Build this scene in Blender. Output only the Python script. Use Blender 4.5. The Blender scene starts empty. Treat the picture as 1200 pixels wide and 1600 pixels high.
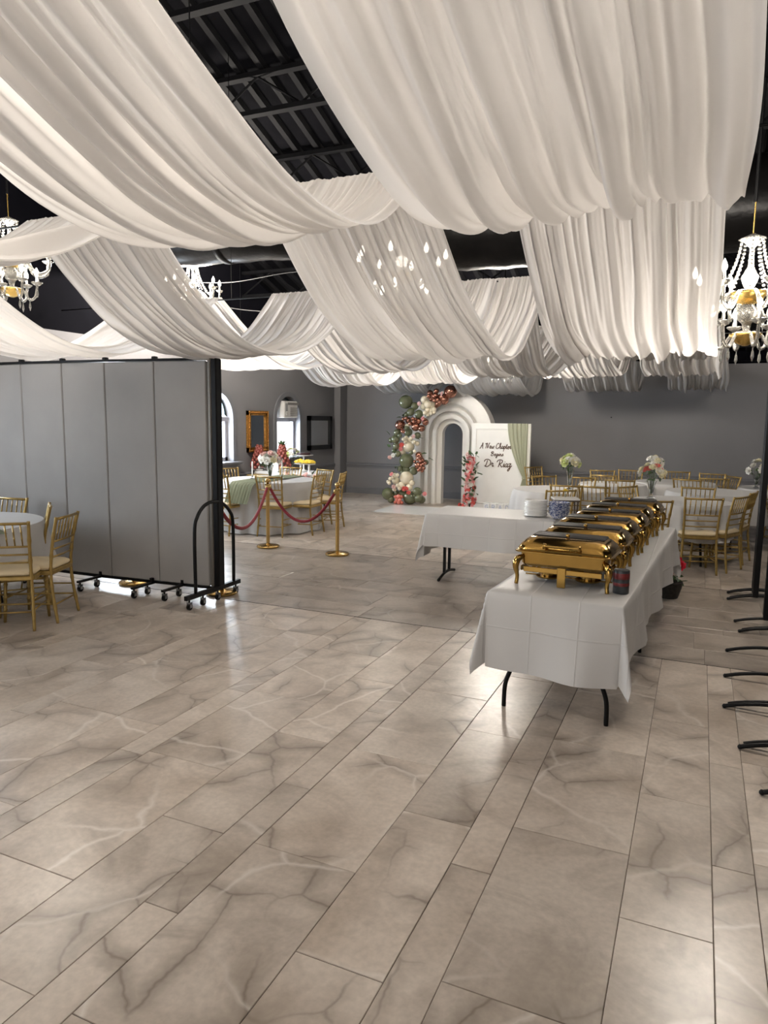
import bpy, math, random
from mathutils import Vector, Matrix
R = math.radians
PI = math.pi
scene = bpy.context.scene
COL = scene.collection

# ------------------------------------------------------------------ camera
F = 1110.0
H = 1.72
PITCH, ROLL, YAW = R(7.5), math.atan(0.0134), R(23.8)
cf = Vector((-math.sin(YAW) * math.cos(PITCH), math.cos(YAW) * math.cos(PITCH), -math.sin(PITCH)))
_r0 = Vector((math.cos(YAW), math.sin(YAW), 0))
_u0 = _r0.cross(cf)
cr = _r0 * math.cos(ROLL) + _u0 * math.sin(ROLL)
cu = -_r0 * math.sin(ROLL) + _u0 * math.cos(ROLL)
CP = Vector((0, 0, H))
cam_d = bpy.data.cameras.new('camera')
cam = bpy.data.objects.new('camera', cam_d)
COL.objects.link(cam)
cam_d.sensor_fit = 'VERTICAL'
cam_d.sensor_height = 24.0
cam_d.lens = 24.0 * F / 1600.0
cam_d.clip_start = 0.05
cam.matrix_world = Matrix(((cr.x, cu.x, -cf.x, 0), (cr.y, cu.y, -cf.y, 0), (cr.z, cu.z, -cf.z, H), (0, 0, 0, 1)))
scene.camera = cam

# ------------------------------------------------------------------ light and exposure
world = bpy.data.worlds.new('world')
scene.world = world
world.use_nodes = True
bg = world.node_tree.nodes['Background']
bg.inputs['Color'].default_value = (1.0, 0.98, 0.96, 1)
bg.inputs['Strength'].default_value = 1.25
vs = scene.view_settings
vs.view_transform = 'Standard'
vs.look = 'None'
vs.gamma = 1.0
vs.use_curve_mapping = False
vs.exposure = 0.72
BULB_W = 22.0      # watts of each chandelier's lamp light, per bulb

cy = scene.cycles
cy.max_bounces, cy.diffuse_bounces, cy.glossy_bounces, cy.transmission_bounces, cy.transparent_max_bounces = 6, 3, 3, 5, 6
cy.sample_clamp_indirect = 4.0
cy.caustics_reflective = False
cy.caustics_refractive = False
WIN_Y = [10.06, 12.37, 7.75, 5.44, 3.13, 0.82]     # centres of the arched windows in the left wall
for _y in WIN_Y:                                   # daylight outside each window
    _a = bpy.data.lights.new('daylight', 'AREA')
    _a.shape, _a.size, _a.size_y = 'RECTANGLE', 2.2, 2.3
    _a.energy, _a.color = 420, (0.80, 0.90, 1.0)
    _o = bpy.data.objects.new('daylight', _a)
    COL.objects.link(_o)
    _o.location = (-8.25, _y + 0.7, 1.75)
    _o.rotation_euler = (0, -PI / 2, 0)


def ray(x, y):
    return cf + cr * ((x - 600) / F) + cu * ((800 - y) / F)


def at_y(x, y, Y):
    d = ray(x, y)
    return CP + d * (Y / d.y)


# ------------------------------------------------------------------ materials
MATS = {}


def mat(name, col, rough=0.5, metal=0.0, var=0.06, scale=6.0, bump=0.0, bscale=60.0, trans=0.0, emit=None, estr=0.0, spec=0.5, coat=0.0, alpha=1.0):
    if name in MATS:
        return MATS[name]
    m = bpy.data.materials.new(name)
    m.use_nodes = True
    nt = m.node_tree
    n, l = nt.nodes, nt.links
    b = n['Principled BSDF']
    tc = n.new('ShaderNodeTexCoord')
    nz = n.new('ShaderNodeTexNoise')
    nz.inputs['Scale'].default_value = scale
    nz.inputs['Detail'].default_value = 4
    l.new(tc.outputs['Object'], nz.inputs['Vector'])
    rp = n.new('ShaderNodeValToRGB')
    rp.color_ramp.elements[0].position = 0.3
    rp.color_ramp.elements[1].position = 0.7
    rp.color_ramp.elements[0].color = tuple(max(0, c * (1 - var)) for c in col) + (1,)
    rp.color_ramp.elements[1].color = tuple(min(1, c * (1 + var)) for c in col) + (1,)
    l.new(nz.outputs['Fac'], rp.inputs['Fac'])
    l.new(rp.outputs['Color'], b.inputs['Base Color'])
    b.inputs['Roughness'].default_value = rough
    b.inputs['Metallic'].default_value = metal
    b.inputs['Specular IOR Level'].default_value = spec
    b.inputs['Coat Weight'].default_value = coat
    b.inputs['Alpha'].default_value = alpha
    if trans:
        b.inputs['Transmission Weight'].default_value = trans
    if emit:
        b.inputs['Emission Color'].default_value = tuple(emit) + (1,)
        b.inputs['Emission Strength'].default_value = estr
    if bump:
        nb = n.new('ShaderNodeTexNoise')
        nb.inputs['Scale'].default_value = bscale
        nb.inputs['Detail'].default_value = 3
        l.new(tc.outputs['Object'], nb.inputs['Vector'])
        bp = n.new('ShaderNodeBump')
        bp.inputs['Strength'].default_value = bump
        bp.inputs['Distance'].default_value = 0.01
        l.new(nb.outputs['Fac'], bp.inputs['Height'])
        l.new(bp.outputs['Normal'], b.inputs['Normal'])
    MATS[name] = m
    return m


def cloth_mat(name, col, tr=0.3, var=0.04, weave=True, clear=0.0):
    m = bpy.data.materials.new(name)
    m.use_nodes = True
    nt = m.node_tree
    n, l = nt.nodes, nt.links
    n.remove(n['Principled BSDF'])
    out = n['Material Output']
    tc = n.new('ShaderNodeTexCoord')
    nz = n.new('ShaderNodeTexNoise')
    nz.inputs['Scale'].default_value = 3.0
    nz.inputs['Detail'].default_value = 5
    l.new(tc.outputs['Object'], nz.inputs['Vector'])
    rp = n.new('ShaderNodeValToRGB')
    rp.color_ramp.elements[0].color = tuple(c * (1 - var) for c in col) + (1,)
    rp.color_ramp.elements[1].color = tuple(min(1, c * (1 + var)) for c in col) + (1,)
    l.new(nz.outputs['Fac'], rp.inputs['Fac'])
    d = n.new('ShaderNodeBsdfDiffuse')
    t = n.new('ShaderNodeBsdfTranslucent')
    mx = n.new('ShaderNodeMixShader')
    mx.inputs['Fac'].default_value = tr
    l.new(rp.outputs['Color'], d.inputs['Color'])
    l.new(rp.outputs['Color'], t.inputs['Color'])
    l.new(d.outputs[0], mx.inputs[1])
    l.new(t.outputs[0], mx.inputs[2])
    if clear:
        tp = n.new('ShaderNodeBsdfTransparent')
        m2 = n.new('ShaderNodeMixShader')
        m2.inputs['Fac'].default_value = clear
        l.new(mx.outputs[0], m2.inputs[1])
        l.new(tp.outputs[0], m2.inputs[2])
        l.new(m2.outputs[0], out.inputs['Surface'])
    else:
        l.new(mx.outputs[0], out.inputs['Surface'])
    if weave:
        nb = n.new('ShaderNodeTexNoise')
        nb.inputs['Scale'].default_value = 220
        l.new(tc.outputs['Object'], nb.inputs['Vector'])
        bp = n.new('ShaderNodeBump')
        bp.inputs['Strength'].default_value = 0.12
        bp.inputs['Distance'].default_value = 0.002
        l.new(nb.outputs['Fac'], bp.inputs['Height'])
        l.new(bp.outputs['Normal'], d.inputs['Normal'])
    MATS[name] = m
    return m


def tile_mat(name, use_obj=True, gain=1.0):
    m = bpy.data.materials.new(name)
    m.use_nodes = True
    nt = m.node_tree
    n, l = nt.nodes, nt.links
    b = n['Principled BSDF']
    tc = n.new('ShaderNodeTexCoord')
    oi = n.new('ShaderNodeObjectInfo')
    add = n.new('ShaderNodeVectorMath')
    add.operation = 'ADD'
    if use_obj:
        cx = n.new('ShaderNodeMath'); cx.operation = 'MULTIPLY'; cx.inputs[1].default_value = 170.0
        l.new(oi.outputs['Random'], cx.inputs[0])
        cb = n.new('ShaderNodeCombineXYZ')
        l.new(cx.outputs[0], cb.inputs[0]); l.new(cx.outputs[0], cb.inputs[2])
        l.new(cb.outputs[0], add.inputs[1])
    l.new(tc.outputs['Object'], add.inputs[0])

    def noise(scale, detail, dist, off, rough=0.55):
        a = n.new('ShaderNodeVectorMath'); a.operation = 'ADD'; a.inputs[1].default_value = off
        l.new(add.outputs[0], a.inputs[0])
        z = n.new('ShaderNodeTexNoise')
        z.inputs['Scale'].default_value = scale; z.inputs['Detail'].default_value = detail
        z.inputs['Distortion'].default_value = dist; z.inputs['Roughness'].default_value = rough
        l.new(a.outputs[0], z.inputs['Vector'])
        return z.outputs['Fac']

    def ramp(fac, stops):
        r = n.new('ShaderNodeValToRGB')
        e = r.color_ramp.elements
        while len(e) < len(stops):
            e.new(0.5)
        for i, (p, c) in enumerate(stops):
            e[i].position = p
            e[i].color = (c if isinstance(c, tuple) else (c, c, c)) + (1,)
        l.new(fac, r.inputs['Fac'])
        return r.outputs['Color']

    def mix(fac, a, c, typ='MIX'):
        x = n.new('ShaderNodeMix'); x.data_type = 'RGBA'; x.blend_type = typ
        if isinstance(fac, float):
            x.inputs[0].default_value = fac
        else:
            l.new(fac, x.inputs[0])
        for s, v in ((6, a), (7, c)):
            if isinstance(v, tuple):
                x.inputs[s].default_value = v + (1,)
            else:
                l.new(v, x.inputs[s])
        return x.outputs[2]

    def mul(a, c):
        x = n.new('ShaderNodeMath'); x.operation = 'MULTIPLY'
        l.new(a, x.inputs[0])
        if isinstance(c, float):
            x.inputs[1].default_value = c
        else:
            l.new(c, x.inputs[1])
        return x.outputs[0]
    base = ramp(noise(2.2, 4, 0.3, (3, 1, 0)), [(0.3, (0.42, 0.35, 0.285)), (0.5, (0.54, 0.465, 0.395)), (0.72, (0.63, 0.555, 0.48))])
    fine = ramp(noise(38, 2, 0.0, (0, 5, 2)), [(0.3, 0.9), (0.7, 1.07)])
    base = mix(1.0, base, fine, 'MULTIPLY')
    # smoky patches
    patch = ramp(noise(2.4, 5, 0.9, (9, 4, 1), 0.62), [(0.48, 0.0), (0.74, 1.0)])
    base = mix(mul(patch, 0.75), base, (0.27, 0.222, 0.18))
    # cracks: warped cell borders, dark core with a pale edge, only here and there
    wz = n.new('ShaderNodeTexNoise'); wz.inputs['Scale'].default_value = 1.9; wz.inputs['Detail'].default_value = 5
    l.new(add.outputs[0], wz.inputs['Vector'])
    ws = n.new('ShaderNodeVectorMath'); ws.operation = 'SCALE'; ws.inputs['Scale'].default_value = 0.34
    l.new(wz.outputs['Color'], ws.inputs[0])
    wa = n.new('ShaderNodeVectorMath'); wa.operation = 'ADD'
    l.new(add.outputs[0], wa.inputs[0]); l.new(ws.outputs[0], wa.inputs[1])

    def cells(scale):
        v = n.new('ShaderNodeTexVoronoi'); v.voronoi_dimensions = '2D'; v.feature = 'DISTANCE_TO_EDGE'; v.inputs['Scale'].default_value = scale
        l.new(wa.outputs[0], v.inputs['Vector'])
        return v.outputs['Distance']
    mask1 = ramp(noise(1.6, 1, 0.0, (7, 7, 3)), [(0.46, 0.0), (0.58, 1.0)])
    mask2 = ramp(noise(1.4, 1, 0.0, (2, 3, 13)), [(0.44, 0.0), (0.6, 1.0)])
    cd_ = cells(2.4)
    halo = ramp(cd_, [(0.0, 1.0), (0.05, 0.75), (0.17, 0.0)])
    base = mix(mul(mul(halo, mask1), 0.62), base, (0.235, 0.192, 0.155))
    base = mix(mul(mul(ramp(cd_, [(0.0, 1.0), (0.022, 0.0)]), mask1), 0.6), base, (0.155, 0.12, 0.095))
    base = mix(mul(mul(ramp(cells(1.5), [(0.0, 1.0), (0.026, 0.0)]), mask2), 0.72), base, (0.70, 0.645, 0.585))
    if use_obj:
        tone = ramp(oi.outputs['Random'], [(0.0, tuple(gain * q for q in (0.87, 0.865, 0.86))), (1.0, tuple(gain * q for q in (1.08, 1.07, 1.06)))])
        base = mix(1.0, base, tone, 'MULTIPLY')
    l.new(base, b.inputs['Base Color'])
    b.inputs['Roughness'].default_value = 0.29
    b.inputs['Specular IOR Level'].default_value = 0.5
    bp = n.new('ShaderNodeBump'); bp.inputs['Strength'].default_value = 0.06; bp.inputs['Distance'].default_value = 0.004
    l.new(noise(14, 2, 0.0, (4, 1, 9)), bp.inputs['Height'])
    l.new(bp.outputs['Normal'], b.inputs['Normal'])
    return m


# ------------------------------------------------------------------ geometry helpers
class MB:
    def __init__(s):
        s.v, s.f = [], []

    def add(s, vs_, fs):
        o = len(s.v)
        s.v += [tuple(p) for p in vs_]
        s.f += [tuple(i + o for i in q) for q in fs]
        return s

    def box(s, c, d, rz=0.0):
        x, y, z = (k / 2 for k in d)
        ca, sa = math.cos(rz), math.sin(rz)
        P = []
        for sx, sy, sz in ((-1, -1, -1), (1, -1, -1), (1, 1, -1), (-1, 1, -1), (-1, -1, 1), (1, -1, 1), (1, 1, 1), (-1, 1, 1)):
            a, b_ = sx * x, sy * y
            P.append((c[0] + a * ca - b_ * sa, c[1] + a * sa + b_ * ca, c[2] + sz * z))
        return s.add(P, [(0, 3, 2, 1), (4, 5, 6, 7), (0, 1, 5, 4), (1, 2, 6, 5), (2, 3, 7, 6), (3, 0, 4, 7)])

    def cbox(s, c, d, ch, rz=0.0):
        """box with chamfered edges in plan and at top and bottom"""
        return s.loft([(d[0] - 2 * ch, d[1] - 2 * ch, -d[2] / 2, ch), (d[0], d[1], -d[2] / 2 + ch, ch), (d[0], d[1], d[2] / 2 - ch, ch), (d[0] - 2 * ch, d[1] - 2 * ch, d[2] / 2, ch)], c, 1, rz)

    def loft(s, secs, c=(0, 0, 0), n=4, rz=0.0):
        """stack of rounded rectangles (w, d, z, r) joined into a closed solid"""
        ca, sa = math.cos(rz), math.sin(rz)
        rings = []
        for w, d, z, r in secs:
            r = max(0.0005, min(r, w / 2 - 1e-4, d / 2 - 1e-4))
            P = []
            for k, (sx, sy) in enumerate(((1, 1), (-1, 1), (-1, -1), (1, -1))):
                for i in range(n + 1):
                    a = PI / 2 * (k + i / n)
                    px = sx * (w / 2 - r) + r * math.cos(a)
                    py = sy * (d / 2 - r) + r * math.sin(a)
                    P.append((c[0] + px * ca - py * sa, c[1] + px * sa + py * ca, c[2] + z))
            rings.append(P)
        m = len(rings[0])
        V = [p for q in rings for p in q]
        Fc = []
        for j in range(len(rings) - 1):
            for i in range(m):
                a, b_ = j * m + i, j * m + (i + 1) % m
                Fc.append((a, b_, b_ + m, a + m))
        Fc.append(tuple(range(m - 1, -1, -1)))
        Fc.append(tuple((len(rings) - 1) * m + i for i in range(m)))
        return s.add(V, Fc)

    def tube(s, pts, r, n=8, cap=True):
        P = [Vector(p) for p in pts]
        rs = r if isinstance(r, (list, tuple)) else [r] * len(P)
        rings = []
        prev = None
        for i, p in enumerate(P):
            t = (P[min(i + 1, len(P) - 1)] - P[max(i - 1, 0)])
            t = t.normalized() if t.length > 1e-9 else Vector((0, 0, 1))
            if prev is None:
                a = Vector((0, 0, 1)) if abs(t.z) < 0.9 else Vector((1, 0, 0))
                u = t.cross(a).normalized()
            else:
                u = (prev - t * prev.dot(t))
                u = u.normalized() if u.length > 1e-6 else t.orthogonal().normalized()
            prev = u
            w = t.cross(u)
            rings.append([p + (u * math.cos(2 * PI * k / n) + w * math.sin(2 * PI * k / n)) * rs[i] for k in range(n)])
        V = [q for ring in rings for q in ring]
        Fc = []
        for j in range(len(rings) - 1):
            for k in range(n):
                a, b_ = j * n + k, j * n + (k + 1) % n
                Fc.append((a, b_, b_ + n, a + n))
        if cap:
            Fc.append(tuple(range(n - 1, -1, -1)))
            Fc.append(tuple((len(rings) - 1) * n + k for k in range(n)))
        return s.add(V, Fc)

    def lathe(s, prof, n=20, c=(0, 0, 0)):
        V, Fc = [], []
        for rr, z in prof:
            for k in range(n):
                a = 2 * PI * k / n
                V.append((c[0] + rr * math.cos(a), c[1] + rr * math.sin(a), c[2] + z))
        for j in range(len(prof) - 1):
            for k in range(n):
                a, b_ = j * n + k, j * n + (k + 1) % n
                Fc.append((a, b_, b_ + n, a + n))
        if prof[0][0] > 1e-4:
            Fc.append(tuple(range(n - 1, -1, -1)))
        if prof[-1][0] > 1e-4:
            Fc.append(tuple((len(prof) - 1) * n + k for k in range(n)))
        return s.add(V, Fc)

    def ball(s, c, r, n=12, m=8, sq=(1, 1, 1)):
        V = [(c[0], c[1], c[2] - r * sq[2])]
        for j in range(1, m):
            th = PI * j / m
            for k in range(n):
                a = 2 * PI * k / n
                V.append((c[0] + r * sq[0] * math.sin(th) * math.cos(a), c[1] + r * sq[1] * math.sin(th) * math.sin(a), c[2] - r * sq[2] * math.cos(th)))
        V.append((c[0], c[1], c[2] + r * sq[2]))
        Fc = [(0, 1 + (k + 1) % n, 1 + k) for k in range(n)]
        for j in range(m - 2):
            for k in range(n):
                a, b_ = 1 + j * n + k, 1 + j * n + (k + 1) % n
                Fc.append((a, b_, b_ + n, a + n))
        t = len(V) - 1
        o = 1 + (m - 2) * n
        Fc += [(t, o + k, o + (k + 1) % n) for k in range(n)]
        return s.add(V, Fc)

    def prism(s, poly, a, b_, axis='y'):
        """extrude a polygon: axis y -> poly in (x,z); axis x -> poly in (y,z); axis z -> poly in (x,y)"""
        def P(p, t):
            return {'y': (p[0], t, p[1]), 'x': (t, p[0], p[1]), 'z': (p[0], p[1], t)}[axis]
        n = len(poly)
        return s.add([P(p, a) for p in poly] + [P(p, b_) for p in poly],
                     [tuple(range(n)), tuple(range(2 * n - 1, n - 1, -1))] + [(i, i + n, (i + 1) % n + n, (i + 1) % n) for i in range(n)])

    def grid(s, nu, nv, fn):
        V = [fn(i / nu, j / nv) for j in range(nv + 1) for i in range(nu + 1)]
        w = nu + 1
        return s.add(V, [(j * w + i, j * w + i + 1, (j + 1) * w + i + 1, (j + 1) * w + i) for j in range(nv) for i in range(nu)])

    def mesh(s, name, m, smooth=None):
        me = bpy.data.meshes.new(name)
        me.from_pydata(s.v, [], s.f)
        if m:
            me.materials.append(m)
        if smooth:
            me.polygons.foreach_set('use_smooth', [True] * len(me.polygons))
            if smooth is not True:
                me.set_sharp_from_angle(angle=R(smooth))
        me.update()
        return me

    def build(s, name, m, parent=None, smooth=None, loc=None, fix=True):
        me = s.mesh(name, m, smooth)
        if fix:
            import bmesh
            bm = bmesh.new(); bm.from_mesh(me)
            bmesh.ops.recalc_face_normals(bm, faces=bm.faces)
            bm.to_mesh(me); bm.free()
        return link(name, me, parent, loc)


def link(name, me, parent=None, loc=None, rot=None, scale=None):
    o = bpy.data.objects.new(name, me)
    COL.objects.link(o)
    if parent:
        o.parent = parent
    if loc is not None:
        o.location = loc
    if rot is not None:
        o.rotation_euler = rot
    if scale is not None:
        o.scale = (scale,) * 3 if isinstance(scale, (int, float)) else scale
    return o


def tag(o, label, cat, group=None):
    o['label'] = label
    o['category'] = cat
    if group:
        o['group'] = group
    return o


def struct(o):
    o['kind'] = 'structure'
    return o


def thing(name, label, cat, loc=(0, 0, 0), rz=0.0, group=None):
    o = bpy.data.objects.new(name, None)
    COL.objects.link(o)
    o.empty_display_size = 0.1
    o.location = loc
    o.rotation_euler = (0, 0, rz)
    return tag(o, label, cat, group)


def copy_tree(o, parent=None):
    c = o.copy()
    COL.objects.link(c)
    c.parent = parent
    for ch in list(o.children):
        copy_tree(ch, c)
    return c


def spline(pts, k=8):
    """Catmull-Rom through the points"""
    P = [Vector(p) for p in pts]
    if len(P) < 3:
        return P
    out = []
    for i in range(len(P) - 1):
        a, b_, c, d = P[max(i - 1, 0)], P[i], P[i + 1], P[min(i + 2, len(P) - 1)]
        for j in range(k):
            t = j / k
            out.append(0.5 * ((2 * b_) + (c - a) * t + (2 * a - 5 * b_ + 4 * c - d) * t * t + (3 * b_ - a - 3 * c + d) * t ** 3))
    out.append(P[-1])
    return out


# ------------------------------------------------------------------ material set
M_wall = mat('wall_grey_paint', (0.20, 0.196, 0.204), 0.75, var=0.05, scale=1.2, bump=0.12, bscale=25)
M_rail = mat('rail_grey_paint', (0.165, 0.167, 0.18), 0.55, var=0.05)
M_trimw = mat('window_lavender_paint', (0.30, 0.30, 0.34), 0.5, var=0.04)
M_black = mat('black_metal', (0.003, 0.003, 0.0035), 0.4, var=0.2, spec=0.22)
M_roof = mat('roof_black_paint', (0.003, 0.003, 0.004), 0.9, spec=0.03, var=0.25, scale=3, bump=0.2, bscale=10)
M_duct = mat('duct_black_wrap', (0.005, 0.0046, 0.0046), 0.34, spec=0.14, var=0.3, scale=4, bump=0.9, bscale=7)
M_darkwall = mat('upper_wall_dark_paint', (0.0045, 0.0045, 0.0065), 0.9, spec=0.03, var=0.2, scale=1.5)
M_gold = mat('gold_chair_paint', (0.35, 0.235, 0.075), 0.36, metal=0.6, var=0.15, scale=20)
M_brass = mat('polished_brass', (0.50, 0.33, 0.12), 0.2, metal=1.0, var=0.08, scale=12)
M_dishgold = mat('dish_gold', (0.45, 0.275, 0.075), 0.15, metal=1.0, var=0.06, scale=9)
M_dishdark = mat('dish_dark_glass', (0.028, 0.026, 0.024), 0.5, var=0.1, spec=0.3)
M_ivory = mat('ivory_vinyl', (0.70, 0.57, 0.36), 0.5, var=0.04)
M_drape = cloth_mat('drape_white_fabric', (0.82, 0.79, 0.765), 0.42, clear=0.05)
M_sheer = cloth_mat('drape_sheer_fabric', (0.72, 0.71, 0.70), 0.45, clear=0.14)
M_linen = cloth_mat('white_table_linen', (0.60, 0.59, 0.58), 0.12)
M_plast = mat('white_plastic_cloth', (0.555, 0.545, 0.535), 0.4, var=0.02, scale=3, bump=0.15, bscale=6)
def crease(m, step=0.27):
    n, l = m.node_tree.nodes, m.node_tree.links
    b = n['Principled BSDF']
    tc = n.new('ShaderNodeTexCoord')
    sp = n.new('ShaderNodeSeparateXYZ')
    l.new(tc.outputs['Object'], sp.inputs[0])
    acc = None
    for i in range(3):
        pp = n.new('ShaderNodeMath'); pp.operation = 'PINGPONG'; pp.inputs[1].default_value = step / 2
        l.new(sp.outputs[i], pp.inputs[0])
        lt = n.new('ShaderNodeMapRange'); lt.inputs['From Min'].default_value = 0.0; lt.inputs['From Max'].default_value = 0.006
        lt.inputs['To Min'].default_value = 1.0; lt.inputs['To Max'].default_value = 0.0
        l.new(pp.outputs[0], lt.inputs['Value'])
        if acc is None:
            acc = lt.outputs[0]
        else:
            mx = n.new('ShaderNodeMath'); mx.operation = 'MAXIMUM'
            l.new(acc, mx.inputs[0]); l.new(lt.outputs[0], mx.inputs[1]); acc = mx.outputs[0]
    bp = n.new('ShaderNodeBump'); bp.inputs['Strength'].default_value = 0.45; bp.inputs['Distance'].default_value = 0.004
    l.new(acc, bp.inputs['Height'])
    old = b.inputs['Normal'].links
    if old:
        l.new(old[0].from_socket, bp.inputs['Normal'])
    l.new(bp.outputs['Normal'], b.inputs['Normal'])


crease(M_plast)
M_green = cloth_mat('sage_gauze', (0.235, 0.255, 0.18), 0.25, var=0.12)
M_sage = cloth_mat('pale_sage_chiffon', (0.57, 0.58, 0.44), 0.4)
M_panel = mat('partition_grey_fabric', (0.365, 0.35, 0.335), 0.9, var=0.05, scale=2.5, bump=0.25, bscale=260)
M_red = mat('red_velvet', (0.19, 0.007, 0.014), 0.8, var=0.2, scale=40)
M_white = mat('white_satin_paint', (0.86, 0.84, 0.79), 0.45, var=0.02)
M_arch = mat('arch_white_paint', (0.80, 0.775, 0.73), 0.55, var=0.02)
M_porc = mat('white_porcelain', (0.84, 0.83, 0.81), 0.2, var=0.02)
M_text = mat('brown_lettering', (0.10, 0.055, 0.035), 0.5, var=0.1)
M_mirror = mat('mirror_glass', (0.62, 0.64, 0.64), 0.04, metal=1.0, var=0.01)
M_antique = mat('antique_gold_frame', (0.42, 0.20, 0.045), 0.42, metal=0.7, var=0.45, scale=45, bump=0.8, bscale=50)
M_glass = mat('clear_glass', (0.92, 0.95, 0.95), 0.03, trans=1.0, var=0.0)
M_crystal = mat('crystal', (0.62, 0.60, 0.55), 0.05, trans=0.7, var=0.0)
M_bulb = mat('lit_bulb', (1, 0.9, 0.7), 0.4, emit=(1.0, 0.92, 0.78), estr=12.0)
M_bulb.cycles.emission_sampling = 'NONE'
M_leaf = mat('green_leaf', (0.055, 0.105, 0.035), 0.5, var=0.4, scale=12)
M_stem = mat('green_stem', (0.10, 0.16, 0.06), 0.5, var=0.3)
M_bgreen = mat('olive_balloon', (0.13, 0.142, 0.075), 0.16, var=0.06, coat=0.6)
M_bcopper = mat('copper_chrome_balloon', (0.40, 0.185, 0.13), 0.16, metal=0.85, var=0.06)
M_bpearl = mat('pearl_balloon', (0.82, 0.73, 0.55), 0.2, var=0.04, coat=0.6)
M_bcoral = mat('coral_balloon', (0.75, 0.22, 0.16), 0.25, var=0.1, coat=0.3)
M_pinkd = mat('coral_rose_petal', (0.80, 0.155, 0.135), 0.6, var=0.2, scale=20)
M_pink = mat('pink_rose_petal', (0.85, 0.36, 0.36), 0.6, var=0.2, scale=20)
M_pinkl = mat('blush_rose_petal', (0.88, 0.62, 0.58), 0.6, var=0.12, scale=20)
M_cream = mat('cream_petal', (0.86, 0.80, 0.56), 0.6, var=0.12, scale=25)
M_lime = mat('lime_petal', (0.58, 0.64, 0.26), 0.6, var=0.2, scale=25)
M_wht = mat('white_petal', (0.88, 0.86, 0.80), 0.6, var=0.06, scale=25)
M_redp = mat('red_petal', (0.50, 0.012, 0.03), 0.6, var=0.3, scale=20)
M_grout = mat('dark_grout', (0.15, 0.12, 0.10), 0.9, var=0.2)
M_tile = tile_mat('marble_tile')
M_tilef = tile_mat('marble_tile_far', False)
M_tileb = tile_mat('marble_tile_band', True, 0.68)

# ================================================================== SETTING
WL, WB, WT = -7.6, 14.7, 2.8
XR_, YF = 6.0, -3.2

# ---- floor: slab with single stone tiles
fl = struct(MB().box(((WL + XR_) / 2, (YF + WB) / 2, -0.05), (XR_ - WL, WB - YF, 0.106)).build('floor', M_grout))
rng = random.Random(5)
GAP, TH = 0.0024, 0.012
_tm = {}


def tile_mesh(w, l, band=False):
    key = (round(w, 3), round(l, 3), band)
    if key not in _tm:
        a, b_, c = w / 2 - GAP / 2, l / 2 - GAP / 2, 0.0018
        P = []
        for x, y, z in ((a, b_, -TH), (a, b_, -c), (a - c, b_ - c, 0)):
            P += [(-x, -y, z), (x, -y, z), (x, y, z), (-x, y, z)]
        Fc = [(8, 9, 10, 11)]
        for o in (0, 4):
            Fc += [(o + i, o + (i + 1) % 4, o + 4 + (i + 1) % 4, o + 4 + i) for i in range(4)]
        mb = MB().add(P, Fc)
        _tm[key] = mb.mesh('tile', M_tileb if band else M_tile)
    return _tm[key]


TL = 0.92
tiles = []   # (cx, cy, sx, sy) size along x and y


def lay(strips, lo, hi, axis, offs):
    for k, (a, b_) in enumerate(strips):
        o = offs.get(round(a, 2), rng.random() * TL)
        t = o + math.ceil((lo - o) / TL - 1) * TL
        while t < hi:
            s0, s1 = max(t, lo), min(t + TL, hi)
            if s1 - s0 > 0.03:
                if axis == 'y':
                    tiles.append(((a + b_) / 2, (s0 + s1) / 2, b_ - a, s1 - s0))
                else:
                    tiles.append(((s0 + s1) / 2, (a + b_) / 2, s1 - s0, b_ - a))
            t += TL


# strips repeat narrow 0.155 / medium 0.31 / wide 0.465
bx_ = [0.30, 0.15, -0.15, -0.62, -0.78, -1.09, -1.55, -1.70, -2.02, -2.49]
while bx_[-1] > WL:
    bx_ += [bx_[-1] - 0.155, bx_[-1] - 0.465, bx_[-1] - 0.93]
bx_ = [b for b in bx_ if b > WL] + [WL]
up = [0.30]
while up[-1] < XR_:
    up += [up[-1] + 0.465, up[-1] + 0.775, up[-1] + 0.93]
bx_ = [u for u in reversed(up[1:]) if u < XR_] + bx_
strips_x = [(bx_[i + 1], bx_[i]) for i in range(len(bx_) - 1)]
known = {-0.62: 2.81, -1.55: 2.25, -2.49: 3.61, -0.15: 2.42, -1.09: 2.73, -2.02: 2.25, 0.15: 2.88, -0.78: 2.46, -1.7: 1.79}
Y1, Y2 = 5.405, 8.0
lay(strips_x, -1.0, Y1, 'y', known)
lay([(5.405, 5.775), (5.775, 6.24), (6.24, 6.395), (6.395, 6.705), (6.705, 7.07), (7.07, 7.535), (7.535, 7.69), (7.69, 8.0)], WL, XR_, 'x', {})
lay(strips_x, Y2, WB, 'y', {})


def seen(c):
    p = Vector((c[0], c[1], 0)) - CP
    z = p.dot(cf)
    if z < 0.3:
        return -1
    x, y = 600 + F * p.dot(cr) / z, 800 - F * p.dot(cu) / z
    if x < -160 or x > 1300 or y > 1900:
        return -1
    return c[2] * c[3] / z ** 3


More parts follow.
